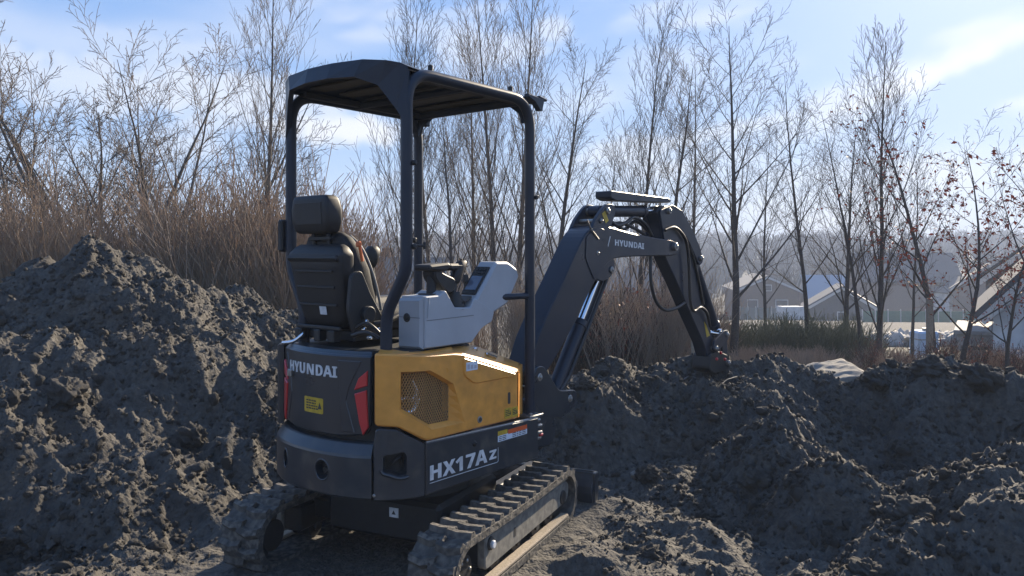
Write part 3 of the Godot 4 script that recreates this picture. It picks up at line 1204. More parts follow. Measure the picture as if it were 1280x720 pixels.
	for dir in [1.0, -1.0]:
		var c := -0.6
		while c < 2.6:
			var line := PackedVector2Array([Vector2(0.45, c - 1.75 * dir * 0.45 * 0.0 + dir * 1.6 * (0.45 - 0.64)), Vector2(0.83, c + dir * 1.6 * (0.83 - 0.64))])
			for bit in Geometry2D.intersect_polyline_with_polygon(line, g_in):
				var pts := []
				var cnt := 7
				for j in cnt + 1:
					var p: Vector2 = bit[0].lerp(bit[-1], float(j) / cnt)
					pts.append(on(p.x, p.y, 0.022 if dir > 0 else 0.025))
				if pts[0].distance_to(pts[-1]) > 0.004:
					tube(st, pts, 0.0026, 4, false)
			c += 0.0235
	var gr := done(st, "grille", M.mesh_orange, oc)
	gr.set_meta("kind", "stuff")
	st = begin()
	panel(st, rect(0.48, 0.70, 0.80, 0.98), 0.075, 0.0, 0.01)
	done(st, "dark_core", plain(0.11, 0.07, 0.04, 0.9), oc)
	st = begin()
	tube(st, curve([on(0.49, 0.84, 0.05), on(0.53, 0.855, 0.045), on(0.56, 0.845, 0.045), on(0.60, 0.875, 0.05), on(0.57, 0.93, 0.06)], 6), 0.012, 8)
	tube(st, curve([on(0.49, 0.80, 0.05), on(0.53, 0.79, 0.042), on(0.57, 0.80, 0.042), on(0.61, 0.845, 0.05)], 6), 0.018, 8)
	done(st, "coolant_hose", M.chrome, oc)
	# ---- chassis: floor, belly, inner walls
	st = begin()
	var belly := PackedVector2Array()
	for k in 61:
		var p := on(lerpf(-1.46, 1.46, k / 60.0), 0.0, 0.035)
		belly.append(Vector2(p.x, p.z))
	var down := Transform3D(Basis(Vector3(1, 0, 0), Vector3(0, 0, 1), Vector3(0, -1, 0)), Vector3.ZERO)
	prism(st, belly, -0.44, -0.405, 0.0, down)
	box(st, Vector3(0, 0.60, -0.22), Vector3(0.92, 0.05, 0.44), 0.006)
	box(st, Vector3(-0.03, 0.52, -0.40), Vector3(0.86, 0.18, 0.05), 0.006)
	done(st, "chassis", M.black, ex)
	st = begin()
	panel(st, poly([-1.466, 0.412, -0.626, 0.412, -0.626, 0.64, -1.466, 0.62]), 0.0, 0.006, 0.03)
	panel(st, poly([-1.05, 0.66, -0.36, 0.66, -0.36, 1.05, -0.80, 1.04, -1.05, 0.86]), 0.004, 0.008, 0.03)
	done(st, "left_cover", M.dark, ex)
	# engine bay under the seat
	st = begin()
	var bay := PackedVector2Array()
	for k in 31:
		var p := on(lerpf(-0.60, 0.60, k / 30.0), 0.0, 0.085)
		bay.append(Vector2(p.x, p.z))
	bay.append(Vector2(0.36, 0.0))
	bay.append(Vector2(0.36, -0.02))
	bay.append(Vector2(-0.44, -0.02))
	prism(st, bay, -1.052, -0.62, 0.01, down)
	done(st, "seat_box", M.plastic, ex)
	# ---- undercarriage, turned against the upper body
	build_tracks(ex)
	build_canopy(ex)
	build_seat(ex)
	build_console(ex)
	build_arm(ex)

func build_tracks(ex: Node3D) -> void:
	var turn := Basis(Vector3.UP, deg_to_rad(TRACK_TURN))
	var st := begin()
	box(st, Vector3(0, 0.20, 0.0), Vector3(0.66, 0.20, 0.62), 0.02)
	rod(st, Vector3(0, 0.28, 0), Vector3(0, 0.415, 0), 0.30, 32)
	box(st, Vector3(0, 0.20, -0.60), Vector3(0.10, 0.08, 0.66), 0.01)
	for s in [-1, 1]:
		box(st, Vector3(0.27 * s, 0.16, -0.62), Vector3(0.07, 0.09, 0.66), 0.01)
		box(st, Vector3(0.36 * s, 0.17, 0.20), Vector3(0.24, 0.10, 0.10), 0.01)
		box(st, Vector3(0.36 * s, 0.17, -0.24), Vector3(0.24, 0.10, 0.10), 0.01)
	var uc := done(st, "undercarriage_frame", M.black, ex)
	uc.basis = turn
	st = begin()
	box(st, Vector3(0.07, 0.235, 0.312), Vector3(0.052, 0.046, 0.003), 0.0)
	done(st, "white_label", M.white, uc)
	st = begin()
	var q: Array = [Vector3(0.07, 0.247, 0.3145), Vector3(0.058, 0.226, 0.3145), Vector3(0.082, 0.226, 0.3145)]
	flat(st)
	t3(st, q[0], q[1], q[2])
	done(st, "print", M.ink, uc)
	# dozer blade
	st = begin()
	var bl := []
	for k in 7:
		var t := k / 6.0
		bl.append(Vector2(-0.985 + 0.05 * sin(t * PI), -0.06 + 0.24 * t))
	var bp := PackedVector2Array()
	for p in bl:
		bp.append(p)
	for k in 7:
		bp.append(bl[6 - k] + Vector2(0.035, 0))
	side_prism(st, bp, -0.665, 0.665, 0.004)
	box(st, Vector3(0, 0.165, -0.962), Vector3(1.33, 0.03, 0.04), 0.006)
	for s in [-1, 1]:
		box(st, Vector3(0.668 * s, 0.065, -0.955), Vector3(0.02, 0.23, 0.06), 0.004)
	var blade := done(st, "dozer_blade", M.dark_low, ex)
	blade.basis = turn
	# belts
	var cz := 0.572
	var cy := 0.13
	var ro := 0.150
	var ri := 0.118
	var lug := begin()
	# one lug: two staggered bars with worn, sloping flanks; x across, y out of the belt, z along it
	for half in [[-0.112, 0.012, -0.012], [-0.012, 0.112, 0.012]]:
		var bars := [[half[0], -0.5], [(half[0] + half[1]) / 2, 0.35], [half[1], -0.5]]
		for k in 2:
			var a: Array = bars[k]
			var b: Array = bars[k + 1]
			var za: float = half[2] + a[1] * 0.018
			var zb: float = half[2] + b[1] * 0.018
			var low := -0.004
			var high := 0.024
			var wl := 0.026
			var wh := 0.013
			flat(lug)
			var p := [Vector3(a[0], low, za - wl), Vector3(a[0], high, za - wh), Vector3(a[0], high, za + wh), Vector3(a[0], low, za + wl), Vector3(b[0], low, zb - wl), Vector3(b[0], high, zb - wh), Vector3(b[0], high, zb + wh), Vector3(b[0], low, zb + wl)]
			for f in [[0, 1, 5, 4], [1, 2, 6, 5], [2, 3, 7, 6]]:
				q4(lug, p[f[0]], p[f[3]], p[f[2]], p[f[1]])
			if k == 0:
				q4(lug, p[0], p[1], p[2], p[3])
			else:
				q4(lug, p[4], p[7], p[6], p[5])
	lug.generate_normals()
	var lug_mesh := lug.commit()
	var rng := RandomNumberGenerator.new()
	rng.seed = 9
	for side in [1.0, -1.0]:
		var xc: float = 0.524 * side
		st = begin()
		var outer := []
		var inner := []
		var seg := 18
		for k in seg + 1:
			var a := -PI / 2 + PI * k / seg
			outer.append(Vector2(cz + cos(a) * ro, cy + sin(a) * ro))
			inner.append(Vector2(cz + cos(a) * ri, cy + sin(a) * ri))
		for k in 12:
			var t := (k + 1) / 13.0
			outer.append(Vector2(lerpf(cz, -cz, t), cy + ro - 0.010 * sin(t * PI)))
			inner.append(Vector2(lerpf(cz, -cz, t), cy + ri - 0.010 * sin(t * PI)))
		for k in seg + 1:
			var a := PI / 2 + PI * k / seg
			outer.append(Vector2(-cz + cos(a) * ro, cy + sin(a) * ro))
			inner.append(Vector2(-cz + cos(a) * ri, cy + sin(a) * ri))
		for k in 12:
			var t := (k + 1) / 13.0
			outer.append(Vector2(lerpf(-cz, cz, t), cy - ro))
			inner.append(Vector2(lerpf(-cz, cz, t), cy - ri))
		var n := outer.size()
		var x0 := xc - 0.115
		var x1 := xc + 0.115
		for pass_ in 4:
			group_on(st)
			for k in n:
				var a: Vector2 = outer[k]
				var b: Vector2 = outer[(k + 1) % n]
				var ai: Vector2 = inner[k]
				var bi: Vector2 = inner[(k + 1) % n]
				if pass_ == 0:
					q4(st, Vector3(x0, a.y, a.x), Vector3(x1, a.y, a.x), Vector3(x1, b.y, b.x), Vector3(x0, b.y, b.x))
				elif pass_ == 1:
					q4(st, Vector3(x1, ai.y, ai.x), Vector3(x0, ai.y, ai.x), Vector3(x0, bi.y, bi.x), Vector3(x1, bi.y, bi.x))
				elif pass_ == 2:
					q4(st, Vector3(x1, a.y, a.x), Vector3(x1, ai.y, ai.x), Vector3(x1, bi.y, bi.x), Vector3(x1, b.y, b.x))
				else:
					q4(st, Vector3(x0, ai.y, ai.x), Vector3(x0, a.y, a.x), Vector3(x0, b.y, b.x), Vector3(x0, bi.y, bi.x))
		var belt := done(st, "track_belt", M.rubber, ex)
		belt.basis = turn
		# dried mud lying along the belt's inner ledge and rim
		st = begin()
		box(st, Vector3(xc + side * 0.085, cy - ri + 0.012, -0.02), Vector3(0.052, 0.02, 1.16), 0.006)
		done(st, "dried_mud", M.ledge, belt)
		# lugs
		var straight := 2 * cz
		var arc := PI * ro
		var total := 2 * straight + 2 * arc
		var count := 34
		for k in count:
			var d := total * k / count + 0.02
			var at: Vector2
			var nv: Vector2
			if d < straight:
				var t := d / straight
				at = Vector2(cz - d, cy + ro - 0.010 * sin(t * PI))
				nv = Vector2(0, 1)
			elif d < straight + arc:
				var a := PI / 2 + (d - straight) / ro
				nv = Vector2(cos(a), sin(a))
				at = Vector2(-cz, cy) + nv * ro
			elif d < 2 * straight + arc:
				at = Vector2(-cz + (d - straight - arc), cy - ro)
				nv = Vector2(0, -1)
			else:
				var a := -PI / 2 + (d - 2 * straight - arc) / ro
				nv = Vector2(cos(a), sin(a))
				at = Vector2(cz, cy) + nv * ro
			var o := put("lug", lug_mesh, M.rubber, belt)
			var up := Vector3(0, nv.y, nv.x)
			var right := Vector3.RIGHT
			o.transform = Transform3D(Basis(right, up, right.cross(up)), Vector3(xc, at.y, at.x))
		# frame plate, rollers, sprocket, idler
		st = begin()
		var px0 := minf(xc + side * 0.04, xc + side * 0.082)
		var px1 := maxf(xc + side * 0.04, xc + side * 0.082)
		var plate := rounded(poly([0.385, 0.218, -0.63, 0.206, -0.672, 0.185, -0.672, 0.13, -0.635, 0.085, 0.385, 0.066]), 0.03, 4)
		side_prism(st, plate, px0, px1, 0.006)
		var slot := begin()
		side_prism(slot, rounded(rect(0.055, 0.118, 0.078, 0.165), 0.008, 3), xc + side * 0.082 - 0.001, xc + side * 0.082 + 0.001)
		side_prism(slot, rounded(rect(-0.24, 0.060, -0.20, 0.085), 0.006, 2), xc + side * 0.082 - 0.001, xc + side * 0.082 + 0.001)
		var tf := done(st, "track_frame", M.dusty, ex)
		tf.basis = turn
		done(slot, "slot", M.ink, tf)
		st = begin()
		box(st, Vector3(xc + side * 0.062, 0.222, -0.14), Vector3(0.046, 0.012, 1.03), 0.003, Basis(Vector3.RIGHT, deg_to_rad(-0.66)))
		done(st, "frame_ledge", M.ledge, tf)
		st = begin()
		box(st, Vector3(xc - side * 0.01, 0.14, -0.1), Vector3(0.11, 0.13, 0.94), 0.01)
		done(st, "inner_beam", M.black, tf)
		st = begin()
		rod(st, Vector3(xc + side * 0.078, 0.178, 0.335), Vector3(xc + side * 0.094, 0.178, 0.335), 0.030, 20)
		done(st, "grease_cover", M.ink, tf)
		st = begin()
		rod(st, Vector3(xc + side * 0.09, 0.176, 0.338), Vector3(xc + side * 0.108, 0.176, 0.338), 0.019, 14)
		done(st, "grease_fitting", M.white, tf)
		for z in [0.24, 0.0, -0.24, -0.42]:
			st = begin()
			rod(st, Vector3(xc - 0.06, 0.07, z), Vector3(xc + 0.06, 0.07, z), 0.055, 18)
			rod(st, Vector3(xc - 0.075, 0.07, z), Vector3(xc + 0.075, 0.07, z), 0.02, 10)
			done(st, "roller", M.black, tf)
		st = begin()
		rod(st, Vector3(xc - 0.05, cy, -cz), Vector3(xc + 0.05, cy, -cz), 0.112, 26)
		rod(st, Vector3(xc - 0.09, cy, -cz), Vector3(xc + 0.09, cy, -cz), 0.04, 14)
		done(st, "idler", M.black, tf)
		st = begin()
		var teeth := PackedVector2Array()
		for k in 44:
			var a := TAU * k / 44
			var r := 0.113 if k % 4 < 2 else 0.092
			teeth.append(Vector2(cz + cos(a) * r, cy + sin(a) * r))
		side_prism(st, teeth, xc - 0.02, xc + 0.02)
		rod(st, Vector3(xc - 0.09, cy, cz), Vector3(xc + 0.075, cy, cz), 0.075, 22)
		var sp := done(st, "sprocket", M.black, tf)
		st = begin()
		for k in 6:
			var a := TAU * k / 6
			rod(st, Vector3(xc + side * 0.07, cy + sin(a) * 0.05, cz + cos(a) * 0.05), Vector3(xc + side * 0.083, cy + sin(a) * 0.05, cz + cos(a) * 0.05), 0.009, 6)
		done(st, "wheel_bolt", M.steel, sp)

func build_canopy(ex: Node3D) -> void:
	var st: SurfaceTool
	var hr := 0.0275
	# right hoop: kicked back at its rear foot
	st = begin()
	var x := 0.423
	tube(st, bent([Vector3(0.300, 1.03, 0.485), Vector3(0.302, 1.225, 0.485), Vector3(x, 1.425, 0.476), Vector3(x, 2.318, 0.475), Vector3(x, 2.318, -0.439), Vector3(x, 0.62, -0.439)], [0.06, 0.06, 0.16, 0.16], 8), hr, 14)
	var rh := done(st, "canopy_hoop", M.navy, ex)
	st = begin()
	tube(st, bent([Vector3(-0.300, 1.03, 0.485), Vector3(-0.302, 1.225, 0.485), Vector3(-x, 1.425, 0.476), Vector3(-x, 2.318, 0.475), Vector3(-x, 2.318, -0.441), Vector3(-x, 0.62, -0.441)], [0.06, 0.06, 0.16, 0.16], 8), hr, 14)
	var lh := done(st, "canopy_hoop", M.navy, ex)
	# cross tubes
	st = begin()
	tube(st, [Vector3(-x, 2.316, -0.40), Vector3(x, 2.316, -0.40)], 0.024, 12)
	done(st, "cross_tube", M.navy, ex)
	st = begin()
	tube(st, [Vector3(-x, 2.31, 0.06), Vector3(x, 2.31, 0.06)], 0.02, 12)
	done(st, "cross_tube", M.navy, ex)
	st = begin()
	tube(st, [Vector3(x, 1.272, -0.439), Vector3(x - 0.02, 1.272, -0.28), Vector3(0.36, 1.27, -0.20)], 0.017, 10)
	done(st, "grab_bar", M.navy, rh)
	# bolts and clips
	for b in [[0.446, 1.905, 0.475], [0.446, 1.53, 0.475], [0.446, 1.80, -0.439], [0.40, 1.56, 0.43]]:
		st = begin()
		rod(st, Vector3(b[0] - 0.02, b[1], b[2] - 0.012), Vector3(b[0] + 0.022, b[1], b[2] - 0.016), 0.012, 8)
		done(st, "clip", M.black, rh)
	st = begin()
	rod(st, Vector3(0.45, 1.535, 0.455), Vector3(0.45, 1.535, 0.395), 0.006, 8)
	box(st, Vector3(0.45, 1.535, 0.39), Vector3(0.014, 0.03, 0.012), 0.003)
	done(st, "latch", M.black, rh)
	for f in [[x, -0.439], [-x, -0.441]]:
		st = begin()
		box(st, Vector3(f[0], 0.632, f[1] + 0.01), Vector3(0.11, 0.014, 0.12), 0.003)
		rod(st, Vector3(f[0] + 0.04, 0.636, f[1] + 0.045), Vector3(f[0] + 0.04, 0.652, f[1] + 0.045), 0.011, 6)
		done(st, "foot_plate", M.steel, rh if f[0] > 0 else lh)
	# roof: pressed sheet with a crowned top
	st = begin()
	var cols := [-0.405, -0.385, -0.34, -0.25, -0.08, 0.08, 0.25, 0.34, 0.385, 0.405]
	var hts := [2.334, 2.348, 2.358, 2.367, 2.371, 2.371, 2.367, 2.358, 2.348, 2.334]
	var back := [0.485, 0.51, 0.55, 0.60, 0.625, 0.625, 0.60, 0.55, 0.51, 0.485]
	var rows := [-0.52, -0.50, -0.40, -0.2, 0.06, 0.3]
	for pass_ in 2:
		group_on(st)
		var lift := 0.0 if pass_ == 0 else -0.014
		for i in 9:
			for j in 6:
				var za: float = rows[j]
				var zb0: float = rows[j + 1] if j < 5 else back[i]
				var zb1: float = rows[j + 1] if j < 5 else back[i + 1]
				var dip := 0.018 if j == 0 else 0.0
				var wa := 1.0
				var wb := 1.085 if j == 5 else 1.0
				var a := Vector3(cols[i] * wa, hts[i] + lift - dip, za)
				var b := Vector3(cols[i + 1] * wa, hts[i + 1] + lift - dip, za)
				var c := Vector3(cols[i + 1] * wb, hts[i + 1] + lift, zb1)
				var d := Vector3(cols[i] * wb, hts[i] + lift, zb0)
				if pass_ == 0:
					q4(st, d, c, b, a)
				else:
					q4(st, a, b, c, d)
	# rear visor hanging from the rear edge, with webs down to the posts
	var low := [2.06, 2.14, 2.25, 2.29, 2.298, 2.298, 2.29, 2.25, 2.14, 2.06]
	var lowz := [0.495, 0.518, 0.563, 0.622, 0.648, 0.648, 0.622, 0.563, 0.518, 0.495]
	var lowx := [-0.445, -0.402, -0.33, -0.235, -0.08, 0.08, 0.235, 0.33, 0.402, 0.445]
	for i in 10:
		cols[i] *= 1.085
	for i in 9:
		flat(st)
		q4(st, Vector3(lowx[i], low[i], lowz[i]), Vector3(lowx[i + 1], low[i + 1], lowz[i + 1]), Vector3(cols[i + 1], hts[i + 1], back[i + 1]), Vector3(cols[i], hts[i], back[i]))
		q4(st, Vector3(lowx[i + 1], low[i + 1], lowz[i + 1] - 0.012), Vector3(lowx[i], low[i], lowz[i] - 0.012), Vector3(cols[i], hts[i] - 0.014, back[i] - 0.012), Vector3(cols[i + 1], hts[i + 1] - 0.014, back[i + 1] - 0.012))
		q4(st, Vector3(lowx[i + 1], low[i + 1], lowz[i + 1]), Vector3(lowx[i], low[i], lowz[i]), Vector3(lowx[i], low[i], lowz[i] - 0.03), Vector3(lowx[i + 1], low[i + 1], lowz[i + 1] - 0.03))
	var roof := done(st, "canopy_roof", M.navy, ex)
	# underside ribs, tan colour standing in for yellowish light reflected under the roof
	for k in 5:
		st = begin()
		var zc := -0.36 + 0.185 * k
		box(st, Vector3(0, 2.343, zc), Vector3(0.66, 0.012, 0.10), 0.005)
		done(st, "roof_rib", M.roof_reflection, roof)
	st = begin()
	for s in [-1, 1]:
		box(st, Vector3(0.37 * s, 2.315, 0.02), Vector3(0.05, 0.03, 0.86), 0.008)
	done(st, "roof_rail", M.black, roof)
	# front peak with its turned down corners
	st = begin()
	side_prism(st, poly([-0.40, 2.352, -0.545, 2.340, -0.525, 2.275, -0.505, 2.275, -0.46, 2.315, -0.40, 2.335]), 0.412, 0.446, 0.003)
	side_prism(st, poly([-0.40, 2.352, -0.545, 2.340, -0.525, 2.275, -0.505, 2.275, -0.46, 2.315, -0.40, 2.335]), -0.446, -0.412, 0.003)
	box(st, Vector3(0, 2.345, -0.535), Vector3(0.89, 0.014, 0.075), 0.004, Basis(Vector3.RIGHT, deg_to_rad(-8)))
	done(st, "front_peak", M.navy, roof)
	for b in [[0.40, 0.30], [0.40, -0.30], [-0.40, 0.30], [-0.40, -0.30]]:
		st = begin()
		rod(st, Vector3(b[0], 2.335, b[1]), Vector3(b[0], 2.378, b[1]), 0.013, 8)
		done(st, "roof_bolt", M.black, roof)
	# corner webs in front of the left posts
	for s in [-1.0, 1.0]:
		st = begin()
		prism(st, poly([0.30, 2.30, 0.40, 2.30, 0.40, 2.20, 0.385, 2.20, 0.365, 2.255]), -0.008, 0.008, 0.002, Transform3D(Basis(Vector3(s, 0, 0), Vector3.UP, Vector3(0, 0, s)), Vector3(0, 0, -0.42)))
		done(st, "corner_web", M.navy, roof)
	# belt holder on the rear left post
	st = begin()
	box(st, Vector3(-0.455, 1.59, 0.50), Vector3(0.035, 0.165, 0.05), 0.008)
	done(st, "belt_housing", M.plastic, lh)

func build_seat(ex: Node3D) -> void:
	var first := ex.get_child_count()
	var st := begin()
	var cx := -0.268
	# back shell
	var sec := [[1.125, 0.135, 0.035, 0.345, 3.5], [1.17, 0.165, 0.045, 0.352, 4.0], [1.28, 0.19, 0.05, 0.372, 5.0], [1.42, 0.205, 0.052, 0.392, 6.0], [1.485, 0.213, 0.056, 0.402, 6.0], [1.50, 0.212, 0.050, 0.402, 6.0], [1.53, 0.19, 0.035, 0.396, 5.0], [1.545, 0.165, 0.02, 0.392, 4.0]]
	var rings := []
	for s in sec:
		rings.append(super_ring(Vector3(cx, s[0], s[3]), s[1], s[2], s[4], 40))
	loft(st, rings)
	# ledge across the top of the shell
	box(st, Vector3(cx, 1.474, 0.447), Vector3(0.40, 0.035, 0.03), 0.012, Basis(Vector3.RIGHT, deg_to_rad(25)))
	for y in [1.24, 1.33, 1.41]:
		box(st, Vector3(cx - 0.0, y, 0.418 + (y - 1.24) * 0.17), Vector3(0.30, 0.012, 0.008), 0.003)
	var shell := done(st, "seat_back_shell", M.vinyl, ex)
	st = begin()
	box(st, Vector3(cx + 0.04, 1.212, 0.4155), Vector3(0.052, 0.042, 0.003), 0.001, Basis(Vector3.RIGHT, deg_to_rad(10)))
	done(st, "white_label", M.white, shell)
	# cushion of the backrest with bolsters
	st = begin()
	sec = [[1.11, 0.185, 0.06, 0.235, 3.0], [1.16, 0.213, 0.085, 0.25, 3.2], [1.28, 0.22, 0.09, 0.27, 3.4], [1.42, 0.212, 0.08, 0.30, 3.4], [1.52, 0.19, 0.062, 0.325, 3.2], [1.58, 0.155, 0.045, 0.342, 3.0], [1.605, 0.11, 0.025, 0.348, 2.6], [1.612, 0.05, 0.01, 0.348, 2.4]]
	rings = []
	for s in sec:
		rings.append(super_ring(Vector3(cx, s[0], s[3]), s[1], s[2], s[4], 40))
	loft(st, rings)
	var cushion := done(st, "backrest_cushion", M.fabric, ex)
	for s in [-1.0, 1.0]:
		st = begin()
		tube(st, curve([Vector3(cx + s * 0.198, 1.18, 0.165), Vector3(cx + s * 0.205, 1.30, 0.20), Vector3(cx + s * 0.195, 1.42, 0.235), Vector3(cx + s * 0.165, 1.53, 0.275), Vector3(cx + s * 0.12, 1.59, 0.31)], 5), 0.007, 8)
		done(st, "sunlit_edge", M.sunlit_edge, cushion)  # pale strip painting the sun caught along the bolster edges
	# head rest on two posts
	st = begin()
	sec = [[1.600, 0.110, 0.026, 0.40, 5.0], [1.604, 0.125, 0.036, 0.40, 6.0], [1.614, 0.136, 0.045, 0.40, 7.0], [1.66, 0.148, 0.052, 0.402, 8.0], [1.72, 0.150, 0.053, 0.405, 8.0], [1.768, 0.140, 0.049, 0.409, 7.0], [1.784, 0.133, 0.042, 0.411, 7.0], [1.790, 0.124, 0.034, 0.412, 6.0], [1.793, 0.11, 0.022, 0.412, 5.0]]
	rings = []
	for s in sec:
		rings.append(super_ring(Vector3(cx - 0.028, s[0], s[3]), s[1], s[2], s[4], 44))
	loft(st, rings)
	var hr := done(st, "headrest", M.vinyl, ex)
	st = begin()
	box(st, Vector3(cx - 0.028, 1.70, 0.4565), Vector3(0.21, 0.11, 0.004), 0.002, Basis(Vector3.RIGHT, deg_to_rad(4)))
	done(st, "pad", M.vinyl, hr)
	st = begin()
	rod(st, Vector3(cx - 0.06, 1.53, 0.39), Vector3(cx - 0.06, 1.62, 0.40), 0.012, 10)
	rod(st, Vector3(cx + 0.06, 1.53, 0.39), Vector3(cx + 0.06, 1.62, 0.40), 0.012, 10)
	box(st, Vector3(cx, 1.575, 0.396), Vector3(0.17, 0.02, 0.03), 0.004)
	done(st, "headrest_post", M.plastic, hr)
	# seat cushion and slide
	st = begin()
	rings = []
	for s in [[1.105, 0.20, 0.20], [1.12, 0.225, 0.23], [1.17, 0.232, 0.24], [1.205, 0.222, 0.23], [1.215, 0.19, 0.19]]:
		rings.append(super_ring(Vector3(cx, s[0], 0.06), s[1], s[2], 4.0, 36))
	loft(st, rings)
	done(st, "seat_cushion", M.fabric, ex)
	st = begin()
	box(st, Vector3(cx, 1.082, 0.12), Vector3(0.40, 0.05, 0.46), 0.008)
	box(st, Vector3(cx + 0.02, 1.128, 0.425), Vector3(0.34, 0.018, 0.02), 0.004)
	for s in [-0.13, 0.02, 0.13]:
		box(st, Vector3(cx + s, 1.088, 0.42), Vector3(0.05, 0.06, 0.05), 0.006)
	done(st, "seat_slide", M.black, ex)
	# recliner on the seat's right side, with bright pins
	st = begin()
	var rx := cx + 0.245
	side_prism(st, rounded(poly([0.42, 1.40, 0.36, 1.42, 0.30, 1.30, 0.22, 1.18, 0.24, 1.10, 0.40, 1.10, 0.44, 1.22]), 0.03, 4), rx - 0.006, rx + 0.022, 0.004)
	rod(st, Vector3(rx, 1.20, 0.33), Vector3(rx + 0.05, 1.20, 0.33), 0.04, 18)
	tube(st, curve([Vector3(rx + 0.04, 1.15, 0.30), Vector3(rx + 0.06, 1.16, 0.22), Vector3(rx + 0.05, 1.19, 0.12)], 5), 0.014, 8)
	var rec := done(st, "recliner", M.plastic, ex)
	for p in [[0.052, 1.165, 0.36], [0.056, 1.128, 0.375], [0.07, 1.122, 0.30], [0.09, 1.09, 0.37]]:
		st = begin()
		rod(st, Vector3(rx + p[0] - 0.012, p[1], p[2]), Vector3(rx + p[0] + 0.014, p[1] + 0.004, p[2]), 0.011, 8)
		done(st, "pin", M.chrome, rec)
	st = begin()
	tube(st, curve([Vector3(rx + 0.01, 1.13, 0.40), Vector3(rx + 0.07, 1.16, 0.37), Vector3(rx + 0.12, 1.11, 0.33), Vector3(rx + 0.13, 1.07, 0.30)], 6), 0.009, 8)
	tube(st, curve([Vector3(rx + 0.02, 1.10, 0.42), Vector3(rx + 0.10, 1.12, 0.40), Vector3(rx + 0.15, 1.09, 0.36)], 6), 0.011, 8)
	done(st, "cable", M.hose, rec)
	# the whole seat stands a little nearer the rear than it was measured
	var from := Vector3(-0.268, 1.506, 0.45)
	for k in range(first, ex.get_child_count()):
		(ex.get_child(k) as Node3D).transform = Transform3D(Basis.IDENTITY.scaled(Vector3.ONE * 0.955), from + Vector3(0.145, 0, 0.12) - from * 0.955)
	st = begin()
	tube(st, [Vector3(-0.03, 1.46, 0.33), Vector3(-0.033, 1.53, 0.345)], 0.008, 8)
	box(st, Vector3(-0.036, 1.545, 0.35), Vector3(0.03, 0.03, 0.022), 0.006)
	done(st, "belt_buckle", M.knob_orange, rec)
	# left control stand with its joystick
	st = begin()
	prism(st, rounded(poly([-0.46, 0.65, -0.28, 0.65, -0.28, 1.22, -0.31, 1.26, -0.44, 1.26, -0.46, 1.22]), 0.02, 3), -0.22, 0.03, 0.012)
	var lc := done(st, "left_stand", M.plastic, ex)
	st = begin()
	tube(st, [Vector3(-0.375, 1.25, -0.05), Vector3(-0.38, 1.36, -0.04), Vector3(-0.385, 1.43, -0.03)], 0.016, 10)
	rings = []
	for s in [[1.42, 0.02, 0.02, -0.03], [1.45, 0.034, 0.038, -0.03], [1.49, 0.04, 0.045, -0.035], [1.52, 0.036, 0.042, -0.04], [1.54, 0.02, 0.026, -0.042]]:
		rings.append(super_ring(Vector3(-0.385, s[0], s[3]), s[1], s[2], 2.6, 18))
	loft(st, rings)
	done(st, "joystick", M.black, lc)

